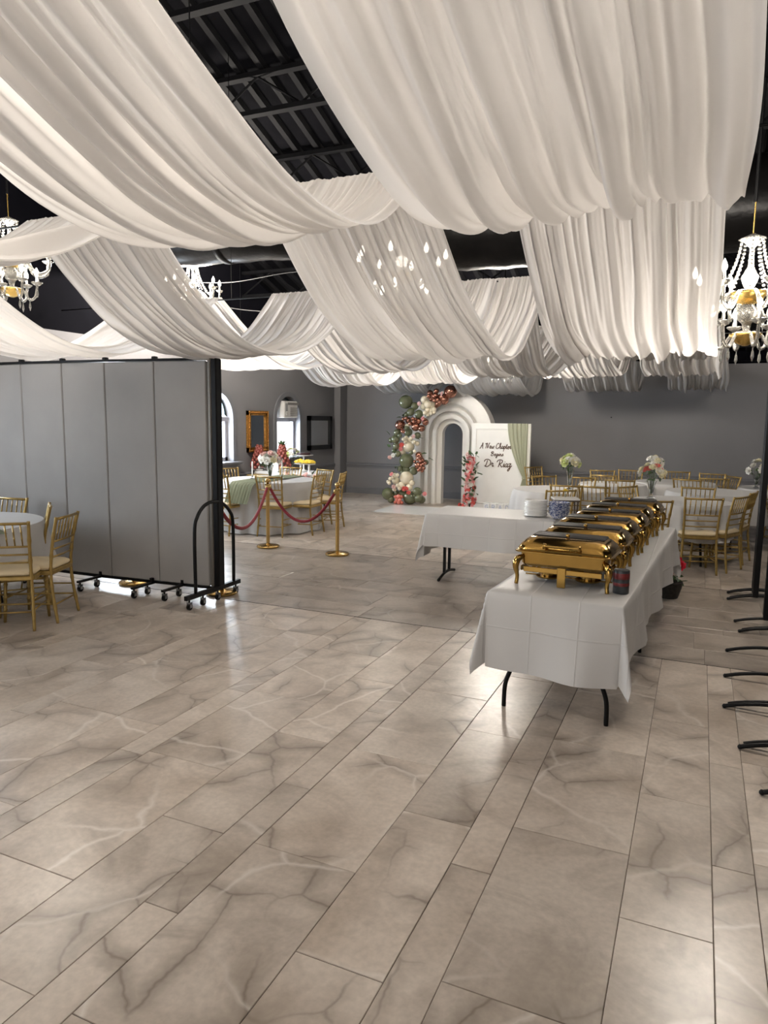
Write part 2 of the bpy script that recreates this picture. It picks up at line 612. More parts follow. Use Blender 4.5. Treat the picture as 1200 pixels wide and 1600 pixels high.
tiles.sort(key=seen, reverse=True)
rest = MB()
restb = MB()
for i, (cx, cy, sx, sy) in enumerate(tiles):
    if i < 296 and seen((cx, cy, sx, sy)) > 0:
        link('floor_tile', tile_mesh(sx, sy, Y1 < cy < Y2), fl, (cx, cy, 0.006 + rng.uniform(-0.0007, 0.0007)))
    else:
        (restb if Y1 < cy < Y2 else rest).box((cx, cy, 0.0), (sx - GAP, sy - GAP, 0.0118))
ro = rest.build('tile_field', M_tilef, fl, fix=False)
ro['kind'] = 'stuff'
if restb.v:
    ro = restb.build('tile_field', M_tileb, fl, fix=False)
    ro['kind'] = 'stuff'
for yy in (Y1, Y2):
    MB().box(((WL + XR_) / 2, yy, 0.0022), (XR_ - WL, 0.011, 0.0095)).build('joint_strip', mat('black_joint', (0.012, 0.01, 0.009), 0.8), fl)
ZF = 0.006

SL = 0.335


def roof_z(y):
    return 3.05 + SL * (WB - y) if y > 2.5 else 3.05 + SL * (WB - 2.5) - SL * (2.5 - y) * 1.0


# ---- left wall with arched window openings
WZS, WZT, WW = 0.93, 1.69, 0.44     # sill, spring line, half width
win_y = WIN_Y
lw = MB()
TO = -7.80


def wall_face(lw, x):
    ys = sorted(win_y)
    edges = [YF] + [v for y in ys for v in (y - WW, y + WW)] + [WB + 0.3]
    top = 2.78
    for i in range(0, len(edges) - 1):
        a, b_ = edges[i], edges[i + 1]
        if i % 2 == 0:
            lw.add([(x, a, 0), (x, b_, 0), (x, b_, top), (x, a, top)], [(0, 1, 2, 3)])
        else:
            c = (a + b_) / 2
            lw.add([(x, a, 0), (x, b_, 0), (x, b_, WZS), (x, a, WZS)], [(0, 1, 2, 3)])
            n = 16
            arc = [(c - WW * math.cos(PI * k / n), WZT + WW * math.sin(PI * k / n)) for k in range(n + 1)]
            for k in range(n):
                lw.add([(x, arc[k][0], arc[k][1]), (x, arc[k + 1][0], arc[k + 1][1]), (x, arc[k + 1][0], top), (x, arc[k][0], top)], [(0, 1, 2, 3)])


wall_face(lw, WL)
wall_face(lw, TO)
for y in win_y:
    n = 16
    ring = [(y - WW, WZS), (y + WW, WZS)] + [(y + WW * math.cos(PI * k / n), WZT + WW * math.sin(PI * k / n)) for k in range(n + 1)]
    m_ = len(ring)
    lw.add([(WL, a, z) for a, z in ring] + [(TO, a, z) for a, z in ring], [(i, (i + 1) % m_, (i + 1) % m_ + m_, i + m_) for i in range(m_)])
wall_left = struct(lw.build('wall_left', M_wall, fix=False))
# arch mouldings, sills
for i, y in enumerate(win_y):
    n = 20
    mo = MB()
    out_ = [(y - WW - 0.09, WZS - 0.0)] + [(y - (WW + 0.09) * math.cos(PI * k / n), WZT + (WW + 0.09) * math.sin(PI * k / n)) for k in range(n + 1)] + [(y + WW + 0.09, WZS)]
    inn = [(y - WW, WZS)] + [(y - WW * math.cos(PI * k / n), WZT + WW * math.sin(PI * k / n)) for k in range(n + 1)] + [(y + WW, WZS)]
    q = len(out_)
    for xx0, xx1 in ((WL - 0.001, WL + 0.03),):
        mo.add([(xx0, a, z) for a, z in out_] + [(xx1, a, z) for a, z in out_] + [(xx1, a, z) for a, z in inn] + [(xx0, a, z) for a, z in inn],
               [(k, k + 1, k + 1 + q, k + q) for k in range(q - 1)] + [(k + q, k + 1 + q, k + 1 + 2 * q, k + 2 * q) for k in range(q - 1)] + [(k + 2 * q, k + 1 + 2 * q, k + 1 + 3 * q, k + 3 * q) for k in range(q - 1)])
    wobj = bpy.data.objects.new('window_%d' % (i + 1), None)
    COL.objects.link(wobj)
    wobj.location = (WL, y, WZS)
    struct(wobj)

    def wl(mb, name, m, smooth=None):
        o = mb.build(name, m, wobj, smooth)
        o.matrix_parent_inverse = Matrix.Translation((-WL, -y, -WZS))
        return o
    wl(mo, 'arch_moulding', M_rail)
    wl(MB().loft([(0.2, 1.16, 0, .005), (0.24, 1.2, 0.02, .005), (0.24, 1.2, 0.045, .01)], (WL + 0.02, y, WZS - 0.05)), 'window_sill', M_rail)
    wl(MB().box((WL + 0.015, y, WZS - 0.085), (0.05, 1.08, 0.07)), 'sill_apron', M_rail)
    fr = MB()
    gx = -7.735
    for yy in (y - WW + 0.035, y + WW - 0.035):
        fr.box((gx, yy, (WZS + WZT) / 2), (0.07, 0.07, WZT - WZS))
    fr.box((gx, y, WZS + 0.035), (0.07, 2 * WW, 0.07))
    fr.box((gx, y, WZT - 0.02), (0.1, 2 * WW, 0.08))
    wl(fr, 'window_frame', M_trimw)
    fan = MB()
    o2 = [(y - WW * math.cos(PI * k / n), WZT + 0.02 + WW * math.sin(PI * k / n)) for k in range(n + 1)]
    i2 = [(y - (WW - .07) * math.cos(PI * k / n), WZT + 0.06 + (WW - .1) * math.sin(PI * k / n)) for k in range(n + 1)]
    q = n + 1
    fan.add([(gx + .03, a, z) for a, z in o2] + [(gx + .03, a, z) for a, z in i2] + [(gx - .03, a, z) for a, z in i2],
            [(k, k + 1, k + 1 + q, k + q) for k in range(n)] + [(k + q, k + 1 + q, k + 1 + 2 * q, k + 2 * q) for k in range(n)])
    wl(fan, 'fanlight_frame', mat('teal_frame_paint', (0.03, 0.05, 0.055), 0.5))
    wl(MB().box((gx, y, (WZS + WZT) / 2), (0.008, 2 * WW - 0.1, WZT - WZS - 0.12)), 'pane', mat('window_pane', (0.95, 0.97, 1.0), 0.02, alpha=0.12, var=0.0))
    wl(MB().prism([(y - (WW - .05) * math.cos(PI * k / n), WZT + 0.05 + (WW - .08) * math.sin(PI * k / n)) for k in range(n + 1)], gx - .004, gx + .004, 'x'), 'pane', MATS['window_pane'])

# ---- back wall, right wall, pilaster, rails, baseboards
wb = MB().box(((WL + XR_) / 2, WB + 0.15, WT / 2), (XR_ - WL, 0.3, WT))
struct(wb.build('wall_back', M_wall))
struct(MB().box(((WL + XR_) / 2, WB + 0.2, WT + 0.4), (XR_ - WL, 0.3, 0.8)).build('trim_1', M_darkwall))
struct(MB().box((XR_ + 0.15, (YF + WB) / 2, 3.7), (0.3, WB - YF + 0.6, 7.4)).build('wall_right', M_wall))
# front wall behind the camera; its wide opening is added to let in daylight
fw = MB()
EX0, EX1, EZ = -5.4, 0.4, 2.5
fw.box(((WL + EX0) / 2, YF - .15, 2.7), (EX0 - WL, .3, 5.4))
fw.box(((XR_ + EX1) / 2, YF - .15, 2.7), (XR_ - EX1, .3, 5.4))
fw.box(((EX0 + EX1) / 2, YF - .15, (5.4 + EZ) / 2), (EX1 - EX0, .3, 5.4 - EZ))
struct(fw.build('wall_front', M_wall))
# left wall's dark gable above paint line
struct(MB().prism([(YF, 3.55), (WB + 0.3, 3.55), (WB + .3, 3.2), (2.0, 7.2), (YF, 5.6)][:0] + [(YF, 2.76), (WB, 2.76), (WB, 3.1), (2.5, roof_z(2.5) + .05), (YF, roof_z(YF) + .05)], WL - 0.2, WL - 0.01, 'x').build('trim_2', M_darkwall))
struct(MB().loft([(0.16, 0.34, 0, .01), (0.16, 0.34, WT, .01)], (WL + 0.08, WB - 0.17, 0)).build('trim_3', M_wall))


def rail_prof(z):
    return [(0, z - 0.06), (0.02, z - 0.055), (0.025, z - 0.02), (0.04, z), (0.04, z + 0.02), (0.015, z + 0.045), (0.0, z + 0.05)]


struct(MB().prism([(WL + p, z) for p, z in rail_prof(0.66)], YF, WB - 0.34, 'y').build('trim_4', M_rail))
struct(MB().prism([(WB - p, z) for p, z in rail_prof(0.66)], WL + 0.16, XR_, 'x').build('trim_5', M_rail))
bp_ = [(0, 0), (0.02, 0), (0.02, 0.13), (0.008, 0.15), (0, 0.15)]
struct(MB().prism([(WL + p, z) for p, z in bp_], YF, WB - 0.34, 'y').build('baseboard_left', M_rail))
struct(MB().prism([(WB - p, z) for p, z in bp_], WL + 0.16, XR_, 'x').build('baseboard_back', M_rail))

# ---- roof: black metal deck on open web joists, falling to the back wall
rf = MB()
rf.prism([(YF - 0.2, roof_z(YF)), (2.5, roof_z(2.5)), (WB + 0.3, roof_z(WB + .3)), (WB + .3, roof_z(WB + .3) + .1), (2.5, roof_z(2.5) + .1), (YF - .2, roof_z(YF) + .1)], WL - 0.3, XR_ + .3, 'x')
ceil = struct(rf.build('ceiling', M_roof))
rib_me = MB()
for (a, b_) in ((2.5, WB), (YF, 2.5)):
    rib_me.prism([(-0.055, 0), (-0.03, -0.05), (0.03, -0.05), (0.055, 0)], 0, 1, 'y') if False else None
    za, zb = roof_z(a), roof_z(b_)
    rib_me.add([(x, a, za + z) for x, z in ((-0.06, 0), (-0.035, -0.05), (0.035, -0.05), (0.06, 0))] + [(x, b_, zb + z) for x, z in ((-0.06, 0), (-0.035, -0.05), (0.035, -0.05), (0.06, 0))],
               [(0, 1, 5, 4), (1, 2, 6, 5), (2, 3, 7, 6)])
M_rib = mat('deck_rib_paint', (0.006, 0.006, 0.007), 0.7, var=0.2, spec=0.08)
rib_m = rib_me.mesh('deck_rib', M_rib)
x = WL + 0.2
while x < XR_:
    link('deck_rib', rib_m, ceil, (x, 0, 0))
    x += 0.3
jy = -1.6
while jy < WB - 0.6:
    z0 = roof_z(jy) - 0.06
    j = MB()
    j.box((0, 0, -0.03), (XR_ - WL, 0.09, 0.05))
    j.box((0, 0, -0.43), (XR_ - WL, 0.09, 0.05))
    nw = 24
    for k in range(nw):
        xa = -(XR_ - WL) / 2 + (XR_ - WL) * k / nw
        xb = xa + (XR_ - WL) / nw
        za, zb = (-0.05, -0.41) if k % 2 else (-0.41, -0.05)
        j.tube([(xa, 0, za), (xb, 0, zb)], 0.014, 5)
    j.build('roof_joist', M_rib, ceil, loc=((XR_ + WL) / 2, jy, z0))
    jy += 1.25

# ================================================================== CEILING DRAPES
RODS = [(0.54, 3.72), (3.65, 3.03), (6.8, 3.05), (9.95, 3.0), (12.3, 2.95), (14.55, 2.86)]


def swag_mesh(bay, XLa, XLm, XLb, XRa, XRm, XRb, low, seed, amp, m, nu=150, nv=54):
    (Ya, ha), (Yb, hb) = RODS[bay], RODS[bay + 1]
    rg = random.Random(seed)
    sag = (ha + hb) / 2 - low
    folds = []
    for k in range(34):
        folds.append((rg.random(), rg.uniform(-0.10, 0.10), rg.choice((rg.uniform(0.006, 0.014), rg.uniform(0.012, 0.034))), rg.choice((-1, 1, 1)) * rg.uniform(0.3, 1.25) * amp, rg.uniform(0, 6.28), rg.uniform(1, 3)))
    ph = [rg.uniform(0, 6.28) for _ in range(6)]

    def fn(u, t):
        s4 = 4 * t * (1 - t)
        e = (2 * t - 1)
        w = e * e
        xl = XLm + ((XLa if t < .5 else XLb) - XLm) * w
        xr = XRm + ((XRa if t < .5 else XRb) - XRm) * w
        y = Ya + t * (Yb - Ya)
        z = ha + (hb - ha) * t - sag * s4
        dz = (hb - ha) - sag * 4 * (1 - 2 * t)
        dy = Yb - Ya
        ln = math.hypot(dz, dy)
        ny, nz_ = -dz / ln, dy / ln
        d = 0.0
        rod = 1 - 0.8 * w ** 5
        for c, dr, wd, am, p, fq in folds:
            cc = c + dr * (t - .5) + 0.012 * math.sin(fq * t * 3 + p)
            q = (u - cc) / wd
            if abs(q) < 3:
                d += am * math.exp(-q * q) * (0.65 + 0.35 * math.sin(fq * t * 4 + p))
        d += amp * 0.28 * math.sin(2 * PI * (7 * u + 0.5 * t) + ph[0]) + amp * 0.22 * math.sin(2 * PI * (13 * u - 0.7 * t) + ph[1])
        d += amp * 0.35 * w * math.sin(2 * PI * 23 * u + ph[2])
        d += amp * 0.25 * w * math.sin(2 * PI * 37 * u + ph[3])
        d *= rod
        xo = 0.012 * math.sin(9 * t + ph[4]) + 0.006 * math.sin(23 * t + ph[5])
        return (xl + (xr - xl) * u + xo, y + ny * d, z + nz_ * d)
    return MB().grid(nu, nv, fn).mesh('swag', m, True)


COLS = {
    'rightmost': dict(bays={0: (-.95, .07, 2.43), 1: (-.95, .05, 2.16), 2: (-.9, .05, 2.40), 3: (-.8, .21, 2.38), 4: (-.55, .37, 2.28)},
                      label='white ceiling drape column at far right, above the gold chafing dishes'),
    'second': dict(bays={0: (-2.34, -1.27, 2.51), 1: (-2.40, -1.32, 2.19), 2: (-2.6, -1.6, 2.24), 3: (-2.25, -1.11, 2.38), 4: (-2.27, -1.03, 2.27)},
                   label='white ceiling drape column with a chandelier glowing through it, left of the rightmost one'),
    'third': dict(bays={0: (-4.32, -3.28, 2.52), 1: (-4.32, -3.28, 2.25), 2: (-4.4, -3.38, 2.32), 3: (-4.46, -3.5, 2.30), 4: (-4.27, -2.9, 2.2)},
                  label='white ceiling drape column passing over the free end of the grey partition'),
    'fourth': dict(bays={1: (-6.5, -5.2, 2.30), 2: (-6.35, -4.9, 2.38), 3: (-6.15, -4.95, 2.28), 4: (-5.97, -4.9, 2.24)},
                   label='white ceiling drape column at far left, above the middle of the grey partition'),
}
sd = 11
for key, cd in COLS.items():
    root = thing('ceiling_drape', cd['label'], 'drape', (0, 0, 0), 0, 'swagged ceiling drapes')
    b0 = min(cd['bays'])
    for b_, (xl, xr, low) in cd['bays'].items():
        pl = cd['bays'].get(b_ - 1, (xl, xr, 0))
        nl = cd['bays'].get(b_ + 1, (xl, xr, 0))
        xla, xra = (xl + pl[0]) / 2, (xr + pl[1]) / 2
        xlb, xrb = (xl + nl[0]) / 2, (xr + nl[1]) / 2
        if key == 'second' and b_ < 2:
            xla, xra, xlb, xrb = -2.43, -1.41, -2.43, -1.41
        sd += 1
        me = swag_mesh(b_, xla, xl, xlb, xra, xr, xrb, low, sd, 0.044 if b_ == 0 else 0.038, M_sheer if b_ == 4 else M_drape, 170 if b_ < 2 else 130)
        link('swag', me, root)
for i, (y, z) in enumerate(RODS):
    if i == 0:
        continue
    words = ['', 'nearest thin black rod the ceiling drapes hang over', 'second nearest thin black rod carrying the ceiling drapes', 'third thin black rod back carrying the ceiling drapes',
             'thin black rod carrying the last ceiling swags before the back wall', 'thin black rod along the top of the back wall holding the drape ends']
    ro_ = thing('drape_rod', words[i], 'rod', (0, y, z), 0, 'drape rods')
    MB().tube([(-7.5, 0, -0.028), (1.2, 0, -0.028)], 0.007, 8).build('rod', M_black, ro_, True)
    for xx in (-7.0, -4.9, -2.9, -1.15, 0.75):
        MB().tube([(xx, 0, -0.03), (xx, 0, max(0.15, roof_z(y) - z - 0.05))], 0.004, 5).build('hanger_wire', M_black, ro_)

# ================================================================== DUCT, CABLES
du = thing('air_duct', 'large round black wrapped air duct under the roof', 'duct', (0, 0, 0))
dp = spline([(-8.2, 7.15, 3.85), (-6, 7.15, 3.85), (-4.4, 7.25, 3.85), (-3.4, 7.9, 3.9), (-2.4, 8.3, 3.92), (-1, 8.35, 3.92), (2.5, 8.35, 3.92)], 10)
MB().tube(dp, [0.34 + 0.12 * min(1, max(0, (p.x + 4.4) / 1.4)) + 0.008 * math.sin(i * 1.7) for i, p in enumerate(dp)], 28).build('duct_tube', M_duct, du, True)
for xx in (-7, -6, -5.2, -1.6, -.4):
    y_, z_, r_ = (7.15, 3.85, 0.355) if xx < -4 else (8.35, 3.92, 0.475)
    MB().tube([(xx - 0.04, y_, z_), (xx + 0.04, y_, z_)], r_, 28).build('duct_band', M_duct, du, True)
for n_, (lab, pts) in enumerate([
        ('white cable sagging under the roof beside the left black duct', [(-7.4, 8.6, 3.7), (-6.3, 8.7, 3.62), (-5.2, 9, 3.75), (-4.2, 9.1, 3.45), (-3.2, 9.2, 3.6)]),
        ('thin grey cable strung below the black duct near the second chandelier', [(-7.4, 9.3, 3.5), (-6.4, 9.3, 3.32), (-5.6, 9.3, 3.28), (-4.6, 9.3, 3.36)]),
        ('white cable curving beside the right chandelier', [(0.1, 7.0, 2.98), (0.5, 7.2, 2.9), (0.9, 7.3, 2.75), (1.4, 7.4, 2.72)]),
        ('white conduit line crossing the dark roof behind the right chandelier', [(-.2, 12.0, 3.05), (2.5, 12.0, 3.05)])]):
    tag(MB().tube(spline(pts, 8), 0.005, 6).build('cable', mat('pale_cable', (0.07, 0.07, 0.07), 0.6), None, True), lab, 'cable')

tr_ = thing('ceiling_truss', 'dark lattice truss under the roof at the right edge, above the chandelier', 'truss', (0.62, 0, 3.22))
for dx, dz in ((0, 0), (0.22, 0), (0.11, 0.24)):
    MB().tube([(dx, 3.9, dz), (dx, 11.5, dz)], 0.02, 8).build('chord', M_rib, tr_, True)
yy = 3.95
while yy < 11.3:
    MB().tube([(0, yy, 0), (.11, yy + .15, .24), (.22, yy + .3, 0), (0, yy + .3, 0)], 0.009, 6).build('lattice_bar', M_rib, tr_)
    yy += .3
# ================================================================== CHANDELIERS
def arm_path(r0, r1, z0, zb, z1):
    return spline([(r0, 0, z0), (r0 + (r1 - r0) * .3, 0, z0 - .02), (r0 + (r1 - r0) * .6, 0, zb), (r1 - .02, 0, zb + .03), (r1, 0, z1)], 6)


ch = thing('chandelier', '', 'chandelier')
ch_parts = [
    ('column', MB().lathe([(0.0, 0.0), (0.02, 0.0), (0.05, 0.03), (0.02, 0.07), (0.03, 0.12), (0.06, 0.15), (0.075, 0.2), (0.03, 0.26), (0.02, 0.34), (0.04, 0.38), (0.055, 0.43), (0.02, 0.5), (0.015, 0.62), (0.05, 0.66), (0.09, 0.68), (0.0, 0.72)], 14).mesh('column', M_crystal, True)),
    ('gilt_bowl', MB().lathe([(0.015, -0.03), (0.06, -0.01), (0.1, 0.035), (0.105, 0.05), (0.085, 0.045), (0.0, 0.0)], 16).mesh('gilt_bowl', mat('chandelier_gilt', (0.75, 0.5, 0.15), 0.25, metal=0.9), True)),
    ('gilt_bowl', MB().lathe([(0.015, 0.24), (0.07, 0.26), (0.12, 0.31), (0.125, 0.33), (0.1, 0.32), (0.0, 0.27)], 16).mesh('gilt_bowl', MATS['chandelier_gilt'], True)),
]
for nm, me in ch_parts:
    link(nm, me, ch)
arm1 = MB().tube(arm_path(0.05, 0.36, 0.33, 0.20, 0.33), 0.014, 7).mesh('arm', M_crystal, True)
arm2 = MB().tube(arm_path(0.04, 0.22, 0.06, -0.04, 0.09), 0.012, 7).mesh('arm', M_crystal, True)
cup = MB().lathe([(0.008, -0.02), (0.03, -0.01), (0.055, 0.012), (0.05, 0.016), (0.015, 0.004), (0.011, 0.07), (0.0, 0.07)], 12).mesh('candle_cup', M_crystal, True)
bulb = MB().lathe([(0.006, 0.0), (0.017, 0.015), (0.02, 0.035), (0.012, 0.06), (0.0, 0.085)], 10).mesh('bulb', M_bulb, True)
dropm = MB().lathe([(0.0, 0.0), (0.004, -0.01), (0.003, -0.03), (0.008, -0.045), (0.011, -0.075), (0.0, -0.11)], 6).mesh('crystal_drop', M_crystal)
strand = MB()
for k in range(14):
    t = k / 13
    strand.ball((0.07 + 0.10 * t * t + 0.02 * t, 0, 0.68 - 0.34 * t), 0.010, 6, 4)
strand_m = strand.mesh('crystal_strand', M_crystal)
for tier, (n_, rad, cz, am) in enumerate(((8, 0.36, 0.33, arm1), (6, 0.22, 0.09, arm2))):
    for k in range(n_):
        a = 2 * PI * (k + 0.5 * tier) / n_
        ao = link('arm', am, ch, rot=(0, 0, a))
        link('candle_cup', cup, ao, (rad, 0, cz + 0.02))
        link('bulb', bulb, ao, (rad, 0, cz + 0.09))
        link('crystal_drop', dropm, ao, (rad, 0, cz - 0.0))
        link('crystal_drop', dropm, ao, (rad * .68, 0, cz - 0.13))
for k in range(10):
    link('crystal_strand', strand_m, ch, rot=(0, 0, 2 * PI * k / 10))
link('stem_pole', MB().tube([(0, 0, 0.92), (0, 0, 1.7)], 0.012, 8).mesh('stem_pole', M_black), ch)
link('chain', MB().tube([(0, 0, 0.7), (0, 0, 0.94)], 0.005, 6).mesh('chain', MATS['chandelier_gilt']), ch)


def chandelier_light(root, k=14, z=0.42):
    ld = bpy.data.lights.new('lamp_light', 'POINT')
    ld.energy = BULB_W * k
    ld.color = (1.0, 0.92, 0.82)
    ld.shadow_soft_size = 0.28
    lo = bpy.data.objects.new('lamp_light', ld)
    COL.objects.link(lo)
    lo.parent = root
    lo.location = (0, 0, z)


spots = [((0.24, 5.6, 2.28), 0.58, 'crystal chandelier with lit candle bulbs at right, beside the rightmost drape'),
         ((-6.15, 5.0, 2.86), 0.38, 'crystal chandelier cut by the left edge of the picture'),
         ((-6.55, 8.2, 3.1), 1.8, 'small far crystal chandelier peeking over the third drape, near the left duct'),
         ((-2.3, 5.5, 2.56), 0.14, 'crystal chandelier shining through the second white drape'),
         ((1.9, 2.2, 2.7), 0.12, 'unseen crystal chandelier added to light the near right side of the hall'),  # added out of view, weak fill from the near right
         ((-3.2, 1.2, 2.75), 0.72, 'unseen crystal chandelier added to light the near left side of the hall'),  # added out of view to brighten the near floor and drapes
         ((-0.45, 1.9, 3.35), 0.34, 'unseen crystal chandelier added above the nearest right drape to light it through'),  # added above the fabric, unseen, so the swag is lit from behind
         ((-2.05, 1.65, 3.4), 0.18, 'unseen crystal chandelier added above the nearest left drape to light it through'),  # another unseen addition, shining down through the near swag
         ((-2.88, 11.0, 2.42), 0.58, 'unseen crystal chandelier added between the second and third drapes to light the far end'),  # added, unseen: brightens the sign board and back wall
         ((-4.72, 11.1, 2.6), 0.24, 'unseen crystal chandelier added behind the far left swags to light the far end'),  # unseen addition for more light at the far left
         ((1.6, 10.6, 2.6), 0.35, 'unseen crystal chandelier added out of view to light the right dining tables')]  # added beyond the right edge of view as extra light
for i, (p, kw, lab) in enumerate(spots):
    c = ch if i == 0 else copy_tree(ch)
    c.location = p
    c.rotation_euler = (0, 0, 0.3 + i)
    tag(c, lab, 'chandelier', 'crystal chandeliers')
for i, (p, kw, lab) in enumerate(spots):
    chandelier_light([o for o in COL.objects if o.get('label') == lab][0], 14 * kw)

# ================================================================== CHIAVARI CHAIR
def ringed(p0, p1, r, rings=4, n=8):
    P, rs = [], []
    p0, p1 = Vector(p0), Vector(p1)
    P.append(p0); rs.append(r * .85)
    for k in range(1, rings + 1):
        t = k / (rings + 1)
        for dt, f_ in ((-0.02, 1.0), (-0.008, 1.25), (0.008, 1.25), (0.02, 1.0)):
            P.append(p0.lerp(p1, t + dt)); rs.append(r * f_)
    P.append(p1); rs.append(r * .85)
    return MB().tube(P, rs, n)


chair = thing('banquet_chair', '', 'chair')
SH, CW = 0.44, 0.185
# local frame: chair faces +Y; back at y = -0.19; origin at centre of the back posts' feet line is y=-0.25
link('seat', MB().loft([(0.37, 0.37, 0, .05), (0.40, 0.40, .012, .07), (0.40, 0.40, .028, .07), (0.36, 0.36, .045, .08), (0.2, 0.2, .05, .08)], (0, 0.0, SH)).mesh('seat', M_ivory, 50), chair)
link('seat_frame', MB().loft([(0.395, 0.395, 0, .03), (0.41, 0.41, .008, .03), (0.41, 0.41, .03, .03), (0.395, 0.395, .038, .03)], (0, 0, SH - .038)).mesh('seat_frame', M_gold, 40), chair)
for sx in (-1, 1):
    P = spline([(sx * 0.195, -0.235, 0), (sx * 0.185, -0.2, 0.25), (sx * 0.18, -0.19, SH), (sx * 0.185, -0.215, 0.66), (sx * 0.20, -0.265, 0.885)], 7)
    rs = [0.0135 * (1.28 if i in (4, 9, 14, 18, 23) else 1.0) for i in range(len(P))]
    rs[0] = .012
    link('back_post', MB().tube(P, rs, 8).mesh('back_post', M_gold, True), chair)
    link('leg', ringed((sx * 0.18, 0.185, SH - 0.02), (sx * 0.195, 0.205, 0), 0.0145, 3).mesh('leg', M_gold, True), chair)
    for z_, dy in ((0.16, 0.0), (0.25, 0.0)):
        link('stretcher', MB().tube([(sx * 0.186, -0.205, z_), (sx * 0.188, 0.195, z_ - 0.01)], 0.0075, 6).mesh('stretcher', M_gold, True), chair)


def by(z_):
    return -0.19 - 0.075 * max(0, (z_ - SH) / (0.885 - SH)) ** 1.5


for nm, z_, r_ in (('top_rail', 0.868, 0.012), ('back_rail', 0.68, 0.009), ('back_rail', 0.615, 0.008), ('back_rail', 0.55, 0.008)):
    w_ = 0.198 if nm == 'top_rail' else 0.187
    link(nm, MB().tube([(-w_, by(z_), z_), (0, by(z_) - .012, z_), (w_, by(z_), z_)], r_, 7).mesh(nm, M_gold, True), chair)
spm = ringed((0, by(0.68) - .009, 0.685), (0, by(0.868) - .009, 0.86), 0.0065, 2, 6).mesh('spindle', M_gold, True)
for k in range(6):
    link('spindle', spm, chair, ((k - 2.5) * 0.056, 0.003, 0))
for y_, z_ in ((0.198, 0.2), (-0.207, 0.15), (0.0, 0.165)):
    link('stretcher', MB().tube([(-0.187, y_, z_), (0.187, y_, z_)], 0.0075, 6).mesh('stretcher', M_gold, True), chair)

